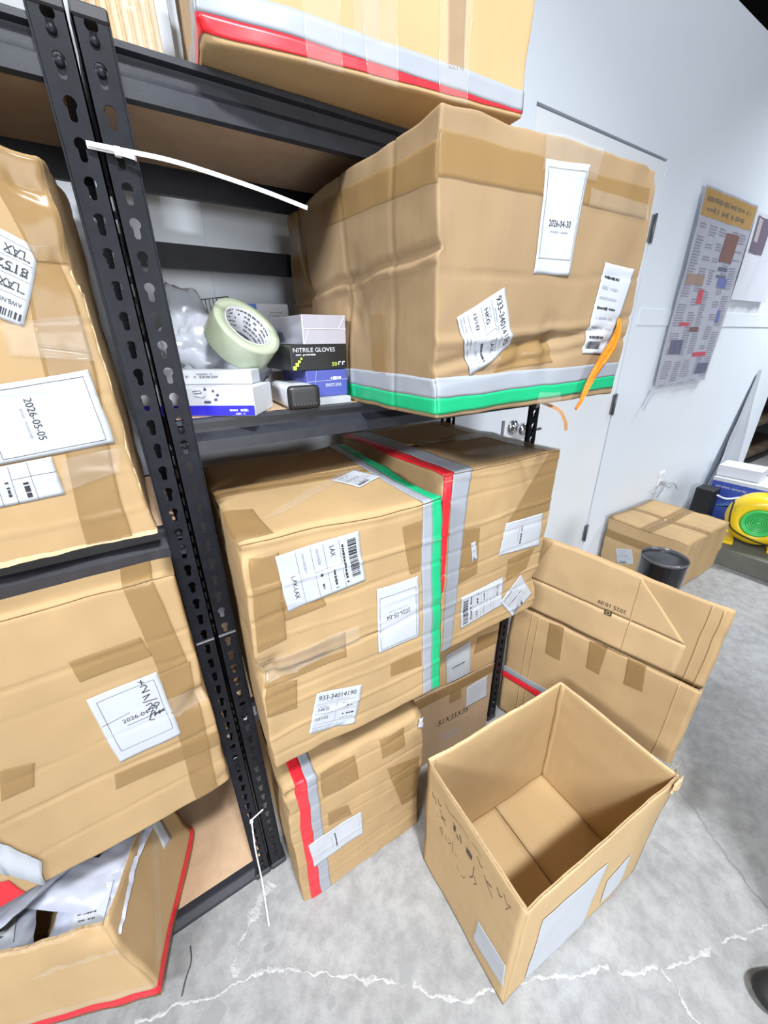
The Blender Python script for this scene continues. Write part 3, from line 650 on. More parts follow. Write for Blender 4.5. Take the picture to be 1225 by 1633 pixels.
# L1 : torn box on the left rack
L1 = Carton('torn carton at left with date label 2026-05-05', (-.531, -.015, 1.147, .50, .38, .520, 0), {'FRT': (-.012, .01, -.012)}, .004, 41, creases=fcre(6, .52, 44, .002), m=KRAFT2, r=.006,
    dents=[((.49, 0, .5), .05, (-.008, .008, -.010)), ((.5, .0, .4), .05, (-.005, .005, 0)), ((.44, 0, .52), .03, (0, .006, -.006)), ((.5, 0, .15), .05, (-.004, .004, 0))], crel=())
L1.body(.014, fine=.005)
L1.tape('F', [(.403, .007), (.462, .004), (.488, .29), (.43, .30)]); L1.tape('F', [(.43, .30), (.488, .29), (.490, .42), (.448, .42)]); L1.tape('F', [(.46, .40), (.5, .40), (.5, .52), (.44, .52)], wr=.001)
L1.patch('clear_tape', 'F', [(.40, .10), (.48, .12), (.49, .16), (.41, .15)], CLEAR, .0018, .0003, .006, wr=.002); L1.patch('clear_tape', 'F', [(.40, .29), (.49, .28), (.49, .34), (.40, .33)], CLEAR, .0018, .0003, .006, wr=.0015)
l, Q = L1.label('F', [(.292, .142), (.286, .089), (.401, .096), (.400, .155)], 'blank', 0, off=.0014)
Q = [(.401, .096), (.400, .155), (.292, .142), (.286, .089)]
k = Ink(); k.text('N', .030, .094, .0155, width=.016); k.text('LAX-LAX-', .015, .072, .0085, width=.045)
for y in (.089, .068, .052, .03): k.line(.0, y, .055, y, .0005)
k.line(.035, .0, .035, .052, .0005); k.smudge(.012, .058, .034, .006, 3); k.smudge(.006, .038, .03, .007, 5)
L1.pr('F', Q, k, INK, .0022, l, 'printed_text')
L1.label('F', [(.324, .149), (.484, .167), (.477, .27), (.329, .247)], 'date', 3, '2026-05-05', off=.0026, seed=2)
l, Q = L1.label('F', [(.468, .415), (.399, .453), (.353, .363), (.423, .325)], 'blank', 0, off=.0014)
k = Ink(); W_ = .079; H_ = .1
k.barcode(.004, .086, .074, .0955, 5); k.text('AWB.NO:', .006, .0735, .0055, width=.026)
for y in (.0665, .046, .0265, .0075): k.line(.003, y, .076, y, .0004)
k.text('LAX', .012, .0515, .009, width=.019); k.text('815241', .006, .0315, .0095, width=.042); k.text('LAX', .012, .0125, .0095, width=.020)
for y in (.0605, .0415, .0225): k.smudge(.006, y, .030, .0028, int(y*1e4))
L1.pr('F', Q, k, INK, .0022, l, 'printed_text')
# torn corrugated edge along its right front edge
vs = []; fs = []
for i in range(70):
    z = .03+.47*i/69; a = noise.noise(Vector((0, 3, z*25)))*.006; b = noise.noise(Vector((5, 1, z*40)))*.006
    j = random.uniform(-1, 1)*.0016; p = L1.surf((.5, .0, z)); vs += [p+Vector((-.0045+a*.9+j, -.0008, 0)), p+Vector((.0006+a*.4+j*.5, -.0002+b*.2, j*2)), p+Vector((.0015+b*.3, .007+j*2, -j))]
    if i: c = 3*i; fs += [(c-3, c-2, c+1, c), (c-2, c-1, c+2, c+1)]
link('torn_edge', vs, fs, CORE, L1.root)
vs = []; fs = []
for i in range(40):
    u = .22+.28*i/39; p = L1.surf((u, 0, .0)); a = noise.noise(Vector((u*40, 0, 2)))*.004
    vs += [p+Vector((0, -.0012, .009+a)), p+Vector((0, -.004, .001+a)), p+Vector((0, .001, .0005))]
    if i: c = 3*i; fs += [(c-3, c-2, c+1, c), (c-2, c-1, c+2, c+1)]
link('torn_edge', vs, fs, CORE, L1.root)
# L2 : lower box of the left rack
L2 = Carton('carton at left with label dated 2026-04-29 and handwriting', (-.56, -.06, .532, .538, .42, .556, 0), None, .0028, 51, creases=[(.19, 0, .003, .003), (.08, .01, .0025, .002), (.44, 0, .0025, .002), (.27, 0, .002, .0015), (.385, 0, .002, .002)], m=KRAFT2, r=.006,
    dents=[((.53, 0, .29), .03, (-.006, .010, 0)), ((.51, 0, .28), .03, (0, .006, 0)), ((.535, 0, .02), .03, (-.006, .006, .006))])
L2.body(.014, fine=.005)
L2.flaps()
for q in ([(.474, .367), (.521, .371), (.506, .553), (.461, .553)], [(.464, .0), (.510, .0), (.525, .371), (.474, .367)], [(.369, .41), (.472, .412), (.463, .457), (.365, .453)], [(.352, .145), (.538, .13), (.537, .172), (.358, .183)], [(.217, .24), (.259, .24), (.274, .287), (.235, .301)]): L2.tape('F', q)
L2.tape('T', [(.461, 0), (.506, 0), (.506, .2), (.461, .2)], off=.0042)
L2.patch('clear_tape', 'F', [(.46, .26), (.535, .27), (.535, .31), (.47, .31)], CLEAR, .002, .0003, .006, wr=.004)
l, Q = L2.label('F', [(.372, .206), (.476, .21), (.471, .375), (.367, .372)], 'blank', 0)
k = Ink(); W_, H_ = .104, .165
k.rect(.010, .026, .095, .152); k.text('2026-04-29', .030, .086, .0085, width=.056); k.line(.034, .078, .072, .078, .0009); k.line(.002, .098, .045, .104, .0007)
L2.pr('F', Q, k, INK, .0022, l, 'printed_text')
k = Ink()
for pts in ([(.072, .160), (.080, .155)], [(.077, .163), (.076, .151)], [(.072, .147), (.079, .149), (.082, .144), (.076, .137), (.072, .134), (.084, .134)], [(.070, .124), (.082, .126)], [(.082, .126), (.071, .117)], [(.068, .113), (.090, .110)],
        [(.070, .104), (.079, .106), (.080, .100), (.070, .093), (.080, .094)], [(.086, .103), (.080, .097), (.088, .094), (.091, .099), (.085, .103)], [(.076, .088), (.070, .078), (.080, .084), (.076, .074), (.088, .082), (.084, .074), (.094, .082)], [(.071, .078), (.066, .070), (.074, .066)], [(.078, .080), (.094, .076)], [(.078, .077), (.094, .079)]):
    k.poly(pts, .0016)
L2.pr('F', Q, k, INK, .0024, l, 'handwriting')
# torn label and red tape at the lower left of L2
def torn(parent, m, pts, name, y0=-.002):
    vs = [Vector(p) for p in pts]; n = len(vs)
    o = link(name, vs, [tuple(range(n))], m, parent); sd = o.modifiers.new('s', 'SOLIDIFY'); sd.thickness = .0007; return o
vs = []; fs = []
for i in range(25):
    t = i/24; x = .165+.055*t; zt = .245-.18*t+.01*noise.noise(Vector((t*9, 0, 0))); zb = .13-.135*t+.008*noise.noise(Vector((t*12, 4, 0)))
    cu = .035*max(0, 1-t*2.4)**2
    vs += [(x, -.004-cu, zt), (x-.01, -.003-.3*cu, (zt+zb)/2), (x-.012, -.003, max(zb, .002))]
    if i: c = 3*i; fs += [(c-3, c-2, c+1, c), (c-2, c-1, c+2, c+1)]
o = link('peeling_label', vs, fs, PAPER, L2.root, True); sd = o.modifiers.new('s', 'SOLIDIFY'); sd.thickness = .0006
L2.tape('F', [(.12, .0), (.181, .0), (.172, .06), (.12, .10)], RED)
# P : carton with red band on top of the right rack
PB = Carton('carton with red and grey band on top of right rack', (.152, -.041, 1.784, .504, .36, .40, -8.5), None, .003, 61, m=KRAFT, r=.005, dents=[((0, 0, .0), .02, (.006, .005, .003))])
PB.body(.016, fine=.010)
PB.tape('F', [(0, .027), (.504, .0085), (.504, .034), (0, .054)], GRAY); PB.tape('F', [(0, .006), (.504, .006), (.504, .0085), (0, .027)], RED, off=.0006)
PB.tape('L', [(.1, .006), (.36, .006), (.36, .026), (.1, .030)], RED); PB.tape('L', [(.1, .03), (.36, .026), (.36, .052), (.1, .06)], GRAY)
PB.tape('F', [(.352, .035), (.380, .035), (.376, .15), (.345, .15)]); PB.tape('F', [(.20, .04), (.24, .04), (.24, .2), (.20, .2)], CLEAR)
for u in (.13, .215, .335): PB.patch('clear_tape', 'F', [(u, .0), (u+.05, .0), (u+.055, .19), (u-.005, .19)], CLEAR, .0016, .0003, .007, wr=.002)
PB.patch('clear_tape', 'L', [(.2, .0), (.36, .0), (.36, .2), (.2, .2)], CLEAR, .0016, .0003, .007, wr=.003)
# other cartons on top of the racks
Q1 = Carton('pale carton behind the post on top of right rack', (.045, .16, 1.784, .10, .2, .30, 0), None, .002, 71, m=cardboard('kraft_bleached', (.62, .52, .38)), r=.003, creases=())
Q1.body(.02)
for i in range(7): Q1.patch('board_edge', 'F', [(.008+.013*i, .0), (.013+.013*i, 0), (.013+.013*i, .3), (.008+.013*i, .3)], CORE, .0004, .002, .03)
Q1.patch('clear_tape', 'F', [(.05, .0), (.1, 0), (.1, .2), (.05, .2)], CLEAR, .003, .0003, .007, wr=.004)
Q0 = Carton('brown carton on top of left rack at upper left', (-.46, .05, 1.784, .40, .3, .33, 0), None, .002, 73, m=KRAFT3, r=.004); Q0.body(.03)
Q0.tape('F', [(.355, 0), (.39, 0), (.39, .33), (.355, .33)])

# ================================================================== FLOOR BOXES
O = Carton('empty open carton on floor with stuck paper sheets and scribbles', (.396, -.552, .001, .515, .333, .449, -3.9), {'FRT': (.006, -.004, 0), 'BRT': (0, .004, 0)}, .0022, 81, m=KRAFT_IN, r=.004)
O.walls(.006, KRAFT_IN, 'x')
O.patch('sealing_strip', 'B', [(.0, .0), (.022, .0), (.022, .449), (.0, .449)], O.m, -.0085, .002, .03)
O.patch('sealing_strip', 'R', [(.311, .0), (.333, .0), (.333, .449), (.311, .449)], O.m, -.0085, .002, .03)
O.label('F', [(.07, .027), (.286, .010), (.289, .309), (.069, .326)], 'blank', name='paper_sheet'); O.label('F', [(.345, .05), (.437, .038), (.421, .209), (.33, .179)], 'blank', name='paper_sheet'); O.label('L', [(.224, .058), (.324, .079), (.319, .173), (.231, .171)], 'blank', name='paper_sheet')
PEN = mat('marker_ink', (.07, .045, .03), .6); PENF = mat('faded_marker', (.20, .13, .08), .7)
k = Ink(); kf = Ink()
for pts in ([(.030, .360), (.034, .345), (.041, .352), (.047, .335)], [(.05, .365), (.058, .35), (.066, .358)], [(.062, .338), (.075, .325), (.09, .312)], [(.07, .318), (.085, .328)], [(.115, .37), (.125, .352), (.119, .345)], [(.128, .345), (.138, .335)], [(.14, .36), (.148, .34)],
        [(.165, .36), (.172, .345), (.18, .34), (.176, .36)], [(.2, .385), (.212, .37), (.22, .375)], [(.225, .358), (.245, .338), (.258, .33)], [(.235, .352), (.25, .356)], [(.262, .385), (.272, .37), (.278, .38)], [(.195, .33), (.196, .29), (.188, .272)], [(.2, .30), (.21, .285), (.202, .272)]): k.poly(pts, .0032 if len(pts) < 3 else .0018)
k.fill(.166, .338, .186, .356); k.fill(.117, .345, .125, .366)
for pts in ([(.07, .27), (.082, .255), (.078, .285), (.07, .27)], [(.09, .275), (.1, .26)], [(.1, .285), (.115, .28), (.105, .26)], [(.12, .30), (.122, .25)], [(.13, .262), (.14, .266)], [(.142, .235), (.152, .225)], [(.16, .225), (.17, .23), (.174, .245)], [(.08, .39), (.1, .38), (.12, .392), (.15, .40), (.17, .395)], [(.18, .40), (.20, .405), (.21, .40)], [(.055, .30), (.062, .305)], [(.28, .40), (.29, .38), (.30, .39), (.292, .36)]): kf.poly(pts, .0016)
FQ = [(0, 0), (.333, 0), (.333, .449), (0, .449)]
O.pr('L', FQ, k, PEN, .0012, name='handwriting'); O.pr('L', FQ, kf, PENF, .0012, name='faded_handwriting')
O.patch('torn_corner', 'F', [(.47, .43), (.515, .41), (.515, .449), (.48, .449)], CORE, .001, .004, .006, jag=.004, wr=.004)
tube('torn_tape', curve_pts([(.512, .0, .445), (.53, .01, .452), (.545, .012, .462)], 6), .003, TAPE, O.root, 6, flat=(.02, .001))
# T : tall open carton with raised flap
T = Carton('tall open carton with raised flap dated 2025.10.09 beside rack end', (1.0099, .0224, .001, .5681, .36, .549, -78.37), None, .003, 91, m=KRAFT, r=.004, creases=())
T.walls(.006)
for q in ([(.146, .406), (.199, .406), (.194, .545), (.141, .538)], [(.281, .433), (.323, .431), (.324, .548), (.274, .54)], [(.393, .441), (.444, .45), (.432, .548), (.384, .544)]): T.tape('F', q)
T.tape('F', [(0, .187), (.568, .185), (.568, .215), (0, .217)], RED); T.tape('F', [(0, .217), (.568, .215), (.568, .242), (0, .245)], GRAY)
for u in (.075, .10, .515): T.patch('fold_line', 'F', [(u, 0), (u+.004, 0), (u+.004, .549), (u, .549)], T.m, .0, .0011, .03)
class FlapT(Carton): pass
TF = Carton.__new__(Carton); TF.__dict__.update(T.__dict__); TF.dim = (.5681, .36, .285); TF.w, TF.d, TF.h = TF.dim; TF.root = empty('raised_flap', (0, 0, 0)); TF.shift = {'FLT': Vector((0, 0, .018)), 'FRT': Vector((0, 0, -.014))}
FR = TF.root; bpy.data.objects.remove(FR); TF.root = T.root
def flapobj(name, quad, m, off, th, **kw):
    o = TF.patch(name, 'F', quad, m, off, th, .014, **kw); o.location = (0, 0, .552); return o
fl = flapobj('raised_flap', [(.03, 0), (.568, 0), (.568, .285), (.03, .285)], KRAFT, -.006, .006)
def onflap(o): o.parent = fl; o.location = (0, 0, 0); return o
onflap(flapobj('lit_flap_patch', [(.03, .12), (.501, .12), (.359, .277), (.10, .277)], KRAFT_T, .0002, .0002)); onflap(flapobj('lit_flap_patch', [(.03, .0), (.499, .0), (.501, .12), (.03, .12)], KRAFT_T, .0002, .0002))  # paler patches paint the lit area onto the flap
onflap(flapobj('flap_return', [(.520, .0), (.524, .0), (.524, .275), (.520, .275)], KRAFT, .0, .0022)); onflap(flapobj('flap_return', [(.545, .0), (.549, .0), (.549, .27), (.545, .27)], KRAFT, .0, .0022))
onflap(flapobj('fold_line', [(.36, .0), (.363, .0), (.363, .27), (.36, .27)], KRAFT, .0002, .001))
k = Ink(); k.text('2025.10.09', 0, 0, .013, width=.078)
o = TF.pr('F', [(.348, .150), (.048, .150), (.048, -.05), (.348, -.05)], k, INK, .0022, name='printed_date'); onflap(o)
k = Ink(); k.line(.293, .118, .313, .118, .018); o = TF.pr('F', [(0, 0), (.5681, 0), (.5681, .285), (0, .285)], k, mat('dark_print', (.05, .04, .03), .6), .0022, name='printed_mark'); onflap(o)
k = Ink(); k.rect(.298, .113, .308, .123, .002); o = TF.pr('F', [(0, 0), (.5681, 0), (.5681, .285), (0, .285)], k, KRAFT, .0026, name='printed_mark'); onflap(o)
# C : closed carton by the wall
CB = Carton('closed carton near the wall with a small label, behind black bin', (2.522, .0, .001, .58, .47, .331, 0), None, .004, 101, m=KRAFT, r=.005, dents=[((.3, .2, .33), .15, (0, 0, -.006))])
CB.body(.02); CB.patch('top_flap', 'T', [(0, 0), (.58, 0), (.58, .23), (0, .232)], KRAFT, .001, .004, .03); CB.patch('top_flap', 'T', [(.0, .236), (.58, .234), (.58, .47), (0, .47)], KRAFT, .004, .004, .03)
CB.patch('flap_gap', 'T', [(.0, .0), (.012, .0), (.012, .24), (.0, .24)], INK, .0, .0009, .03)
CB.label('L', [(.119, .037), (.215, .081), (.184, .179), (.086, .143)], 'lines', 0, seed=2); CB.tape('L', [(.0, .2), (.47, .2), (.47, .255), (0, .255)]); CB.tape('T', [(.0, .2), (.58, .2), (.58, .27), (.0, .27)], off=.0085)
CB.tape('T', [(.25, .0), (.30, .0), (.30, .47), (.25, .47)], off=.0085)
# black bin
bn = empty('waste_bin', (2.0, -.07, 0)); tag(bn, 'black cylinder with bright rim standing in front of closed carton', 'bin')
lathe('bin_body', [(0, 0), (.088, 0), (.092, .004), (.0985, .44), (.0985, .455)], 48, mat('gloss_black', (.006, .006, .008), .12, coat=.5), bn)
lathe('rim', [(.0985, .458), (.1005, .460), (.1005, .467), (.0985, .470), (.0955, .468), (.095, .452)], 48, mat('rim_grey', (.10, .10, .11), .2), bn)
lathe('lid', [(.0955, .455), (.088, .458), (.04, .461), (0, .461)], 48, mat('lid_black', (.02, .02, .023), .25), bn)
# L3 : open carton full of mailers on the lowest left shelf
q = (-.273-.40*math.cos(R(-21)), -.120-.40*math.sin(R(-21)), .052, .40, .33, .285, -21)
L3 = Carton('open carton full of mailer bags on the lowest left shelf', q, {'FRT': (-.055, .035, 0), 'BRT': (-.05, .0, 0), 'FLT': (.02, .03, 0)}, .005, 111, m=KRAFT, r=.004, dents=[((.38, 0, .28), .06, (-.012, .012, -.02))])
L3.walls(.005, KRAFT_IN)
L3.tape('F', [(0, .012), (.40, .012), (.40, .034), (0, .034)], RED); L3.tape('F', [(0, .034), (.40, .034), (.40, .055), (0, .055)], CLEAR); L3.tape('R', [(0, .012), (.33, .012), (.33, .034), (0, .034)], RED)
L3.patch('clear_tape', 'R', [(.03, .05), (.06, .04), (.30, .25), (.26, .26)], CLEAR, .0015, .0003, .008, wr=.002); L3.patch('clear_tape', 'F', [(.20, .19), (.40, .2), (.40, .215), (.22, .205)], CLEAR, .0015, .0003, .006, wr=.004)
L3.patch('label', 'R', [(.22, .15), (.26, .13), (.27, .24), (.24, .26)], PAPER, .0015, .0004)
vs = []; fs = []
for i in range(60):
    u = .02+.38*i/59; p = L3.surf((u, 0, .285)); a = noise.noise(Vector((u*50, 0, 2)))*.006
    vs += [p+Vector((0, -.0015, -.012+a)), p+Vector((0, -.002, .003+abs(a))), p+Vector((0, .005, .001))]
    if i: c = 3*i; fs += [(c-3, c-2, c+1, c), (c-2, c-1, c+2, c+1)]
link('torn_rim', vs, fs, CORE, L3.root)
POLY = noisy('mailer_plastic', (.40, .43, .53), (.48, .50, .58), 14, .35, .2, 30)
def mailer(label, loc, rot, w, h, t, seed, dark=False, lab=None):
    e = empty('mailer_bag', loc); e.rotation_euler = rot; tag(e, label, 'mailer', 'mailers in open carton')
    nu, nv = 22, 28; vs = []; fs = []
    for sgn in (1, -1):
        for j in range(nv+1):
            for i in range(nu+1):
                a, b = i/nu, j/nv; f = (min(a, 1-a, .18)/.18)**.6*(min(b, 1-b, .15)/.15)**.6
                z = sgn*t/2*f+.006*noise.noise(Vector((a*6, b*7, seed)))+.003*noise.noise(Vector((a*17, b*15, seed+sgn)))
                vs.append((w*(a-.5), h*(b-.5), z))
    n = (nu+1)*(nv+1)
    for j in range(nv):
        for i in range(nu):
            q = (j*(nu+1)+i, j*(nu+1)+i+1, (j+1)*(nu+1)+i+1, (j+1)*(nu+1)+i); fs += [q, tuple(n+v for v in reversed(q))]
    link('bag', vs, fs, POLY, e, True)
    if lab:
        x, y, lw, lh, kind = lab; z = t/2+.005; ink = Ink()
        b = boxobj('label', (x-lw/2, y-lh/2, z), (x+lw/2, y+lh/2, z+.0006), PAPER if kind != 'black' else mat('black_label', (.012, .012, .014), .3), e)
        if kind == 'black':
            ink.text('SF', x-.016, y-.010, .020); link('printed_text', [(p[0], p[1], z+.0009) for p in ink.v], ink.f, PAPER, b)
        else:
            for i in range(4): ink.smudge(x-lw*.4, y-lh*.3+i*lh*.15, x+lw*.2, .004, seed+i)
            ink.barcode(x-lw*.4, y+lh*.32, x+lw*.3, y+lh*.45, seed); link('printed_text', [(p[0], p[1], z+.0009) for p in ink.v], ink.f, INK, b)
    return e
mailer('lavender mailer bag with black tag marked SF in open carton', (-.36, .10, .315), (R(8), R(6), R(-35)), .24, .17, .03, 1, lab=(.02, .03, .035, .05, 'black'))
mailer('white mailer bag with barcode label at carton corner', (-.345, .02, .285), (R(18), R(-8), R(-25)), .16, .13, .03, 2, lab=(.01, -.01, .07, .07, 'bar'))
mailer('long pale mailer bag lying across the open carton', (-.46, .09, .345), (R(-4), R(5), R(28)), .25, .08, .025, 3)
mailer('mailer bag standing at the left edge of open carton', (-.52, .09, .275), (R(50), R(10), R(-10)), .12, .14, .03, 4, lab=(0, .01, .06, .08, 'bar'))

# ================================================================== GOODS ON THE MIDDLE SHELF
ZS = 1.3255
def goods(name, label, cat, loc, yaw, dims, m, bevel=.002, part='carton'):
    e = empty(name, loc, R(yaw)); tag(e, label, cat)
    boxobj(part, (0, 0, 0), dims, m, e, bevel, 2); return e
def face_print(parent, name, ink, m, dims, face='F', off=.0006, flip=False):
    w, d, h = dims; vs = []
    for x, y in ink.v:
        if flip: x, y = (w if face == 'F' else d)-x, h-y
        vs.append((x, -off, y) if face == 'F' else ((-off, d-x, y) if face == 'L' else (x, y, h+off)))
    return link(name, vs, ink.f, m, parent)
WHITE = mat('white_card', (.60, .625, .68), .4); BLUE = mat('box_blue', (.035, .03, .55), .35); NAVY = mat('print_navy', (.03, .03, .20), .5)
w_ = (.20, .10, .048); yw = -35
fx, fy = .161-.20*math.cos(R(yw)), -.018-.20*math.sin(R(yw))
e = goods('product_box', 'white product box with blue lower stripe beside black post on shelf', 'box', (fx, fy, ZS), yw, w_, WHITE)
i_ = Ink(); i_.fill(0.001, .001, .199, .018); face_print(e, 'blue_stripe', i_, BLUE, w_)
i_ = Ink(); i_.smudge(.155, .010, .188, .006, 3); i_.smudge(.165, .004, .182, .003, 5); face_print(e, 'stripe_print', i_, WHITE, w_, off=.0009)
i_ = Ink()
for k in range(9):
    a = k/9*2*math.pi; x, y = .115+.020*math.cos(a), .034+.010*math.sin(a)
    if k in (0, 1, 2, 8): i_.line(x, y, x+.006*math.cos(a+.7), y+.004*math.sin(a+.9), .0045)
i_.line(.112, .024, .124, .024, .004); i_.poly([(.095, .042), (.108, .043), (.110, .039), (.096, .038), (.095, .042)], .0008); i_.poly([(.094, .034), (.112, .031), (.116, .035)], .0006)
face_print(e, 'stripe_drawing', i_, NAVY, w_)
w_ = (.165, .05, .024)
e = goods('slim_box', 'slim white box lying on the white and blue product box', 'box', (.176-.165*math.cos(R(-33)), .035-.165*math.sin(R(-33)), ZS+.0485), -33, w_, WHITE)
i_ = Ink(); i_.smudge(.055, .013, .108, .007, 8); i_.smudge(.065, .018, .095, .003, 9); i_.line(.045, .010, .050, .017, .0012); i_.line(.044, .015, .052, .013, .0012); face_print(e, 'printed_text', i_, mat('faded_ink', (.25, .24, .27), .6), w_)
# crumpled plastic bag
bm = bmesh.new(); bmesh.ops.create_icosphere(bm, subdivisions=5, radius=1)
for v in bm.verts:
    p = v.co.copy(); n = p.normalized(); k = 1+.22*noise.noise(p*2.3)+.16*abs(noise.noise(p*5.1))-.10*abs(noise.noise(p*9.7+Vector((3, 1, 2))))
    q = Vector((p.x*.115, p.y*.060, p.z*.085))*k
    d1 = (n-Vector((-.45, .1, .88)).normalized()).length; d2 = (n-Vector((-.12, .1, .97)).normalized()).length
    q += Vector((-.01, 0, .075))*math.exp(-(d1/.20)**2)+Vector((.005, 0, .05))*math.exp(-(d2/.16)**2)
    q.z = max(q.z, -.078); v.co = q
o = from_bm('plastic_bag', bm, noisy('bag_plastic', (.50, .53, .60), (.42, .46, .53), 9, .2, .4, 22, spec=.7), None, True); o.location = (.150, .232, ZS+.079); tag(o, 'crumpled white plastic bag behind the tape roll', 'bag')
# tape roll
rl = empty('tape_roll', (.192, .116, 1.456)); rl.rotation_euler = Vector((.321, -.615, .596)).to_track_quat('Z', 'Y').to_euler(); tag(rl, 'large roll of clear packing tape leaning on the white boxes', 'tape roll')
lathe('tape_winding', [(.0445, -.025), (.064, -.025), (.0645, -.022), (.0645, .022), (.064, .025), (.0445, .025), (.0445, -.025)], 64, mat('tape_film_roll', (.46, .52, .38), .16, spec=.7), rl)
lathe('paper_core', [(.0425, -.0255), (.0445, -.0255), (.0445, .0255), (.0425, .0255), (.0425, -.0255)], 64, mat('core_paper', (.60, .61, .66), .6), rl)
vs = []; fs = []; rr = random.Random(3)
for row in range(5):
    z = -.018+.009*row; a = rr.uniform(0, .4)
    while a < 2*math.pi:
        da = rr.uniform(.05, .22)
        if rr.random() < .8:
            b = len(vs)
            for s in range(4):
                t = a+da*s/3; vs += [(.0420*math.cos(t), .0420*math.sin(t), z), (.0420*math.cos(t), .0420*math.sin(t), z+.0035)]
            fs += [(b+2*s, b+2*s+2, b+2*s+3, b+2*s+1) for s in range(3)]
        a += da+.04
link('core_print', vs, fs, mat('core_ink', (.16, .16, .18), .6), rl)
# charger with black end
e = empty('power_adapter', (.230, -.002, ZS), R(-4)); tag(e, 'white power adapter with ribbed black end on shelf', 'adapter')
boxobj('body', (0, .012, 0), (.060, .165, .042), WHITE, e, .011, 4); boxobj('end_cap', (-.001, .0, -.0), (.061, .016, .043), mat('black_plastic', (.012, .012, .014), .4), e, .0105, 4)
for k in range(8): boxobj('vent_rib', (.008+.006*k, -.0008, .008), (.011+.006*k, .002, .011), mat('grey_rib', (.05, .05, .055), .4), e)
# stack of small boxes
w_ = (.074, .13, .0135)
goods('flat_box', 'flat grey box at the bottom of the small box stack', 'box', (.299, .026, ZS), 0, w_, mat('silver_grey', (.42, .44, .47), .35), .001)
w_ = (.090, .14, .051); e = goods('shoe_cleaner_box', 'blue box upside down reading SHOE CLEANER under glove box', 'box', (.286, .046, ZS+.014), 0, w_, mat('indigo_card', (.07, .085, .33), .25), .0015)
i_ = Ink(); i_.text('SHOE CLEANER', .014, .026, .0065, width=.036); i_.smudge(.014, .016, .038, .007, 4); face_print(e, 'printed_text', i_, WHITE, w_, flip=True)
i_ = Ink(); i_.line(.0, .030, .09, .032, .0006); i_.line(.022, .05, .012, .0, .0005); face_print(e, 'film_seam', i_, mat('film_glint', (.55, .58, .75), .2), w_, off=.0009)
w_ = (.120, .16, .047); e = goods('glove_box', 'black box reading NITRILE GLOVES in the small box stack', 'box', (.258, .047, ZS+.0655), 0, w_, mat('black_card', (.012, .013, .014), .3), .0015)
i_ = Ink(); i_.text('NITRILE GLOVES', .006, .034, .0075, width=.088); i_.smudge(.006, .029, .052, .003, 2); i_.poly([(.101, .008), (.101, .014), (.106, .014)], .002); i_.poly([(.110, .008), (.110, .014), (.115, .014)], .002); face_print(e, 'printed_text', i_, WHITE, w_)
LIME = mat('lime_print', (.55, .75, .08), .4); i_ = Ink(); i_.text('50', .086, .007, .007, width=.011)
for k, s in enumerate((.007, .0065, .005, .0035, .002)): i_.fill(.003+.0055*k, .002+.0062*k, .003+.0055*k+s, .002+.0062*k+s)
face_print(e, 'lime_print', i_, LIME, w_)
w_ = (.092, .18, .052); e = goods('clear_box', 'clear film-wrapped silver box on top of the glove box', 'box', (.286, .046, ZS+.113), 0, w_, mat('silver_film', (.50, .50, .58), .12, .35), .001)
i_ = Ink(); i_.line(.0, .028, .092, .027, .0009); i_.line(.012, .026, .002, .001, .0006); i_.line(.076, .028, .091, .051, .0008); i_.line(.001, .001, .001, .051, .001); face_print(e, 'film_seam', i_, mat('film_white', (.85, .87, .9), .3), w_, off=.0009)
i_ = Ink(); i_.fill(.02, .004, .07, .024); face_print(e, 'inner_photo', i_, mat('photo_dark', (.14, .15, .25), .3), (.092, .18, .052), 'L')
# wire stand and card at the back of the shelf
ws = empty('wire_stand', (.15, .322, ZS)); tag(ws, 'small grey wire stand behind the plastic bag', 'wire stand'); WIRE = mat('wire_grey', (.20, .20, .22), .4, .5)
for k in range(9):
    x = .006+.0085*k; tube('wire', curve_pts([(x, .0, 0), (x, .006, .10), (x+.004, .012, .165), (x+.003, .016, .205+.0012*k)], 6), .0011, WIRE, ws, 5)
tube('frame_wire', [(.0, .016, .205), (.078, .016, .216)], .0014, WIRE, ws, 6); tube('frame_wire', [(.0, .002, .0014), (.08, .002, .0014)], .0014, WIRE, ws, 6)
e = goods('white_carton', 'white carton with small blue square at the back of shelf', 'box', (.253, .340, ZS), 0, (.118, .025, .205), WHITE)
i_ = Ink(); i_.fill(.006, .184, .038, .203); face_print(e, 'blue_square', i_, mat('sky_blue', (.04, .17, .62), .5), (.118, .025, .205))
i_ = Ink(); i_.smudge(.065, .185, .10, .003, 2); i_.smudge(.065, .178, .095, .003, 3); face_print(e, 'small_print', i_, INKG, (.118, .025, .205))
# zip ties
z1 = empty('zip_tie', (.02, 0, 1.662)); tag(z1, 'long white zip tie joining the posts, tail pointing right', 'zip tie')
def loc(o, root): o.matrix_parent_inverse = Matrix.Translation(-Vector(root.location)); return o
loc(tube('tie_loop', [(.006, -.004, 1.668), (.038, -.0045, 1.667), (.056, -.004, 1.665), (.058, .0, 1.665)], .003, NYLON, z1, 4, flat=(.005, .0015)), z1)
loc(boxobj('tie_head', (.034, -.012, 1.6615), (.042, -.004, 1.6715), NYLON, z1, .001), z1)
loc(tube('tie_tail', curve_pts([(.006, -.006, 1.670), (.038, -.011, 1.668), (.09, -.022, 1.664), (.14, -.032, 1.656), (.21, -.042, 1.643), (.273, -.05, 1.629)], 8), .003, NYLON, z1, 4, flat=(.0052, .0016)), z1)
z2 = empty('zip_tie', (.0, 0, .28)); tag(z2, 'white zip tie low on the posts with hanging tail', 'zip tie')
loc(tube('tie_loop', [(.0, -.006, .279), (.02, -.006, .288), (.034, -.005, .292)], .003, NYLON, z2, 4, flat=(.004, .0015)), z2)
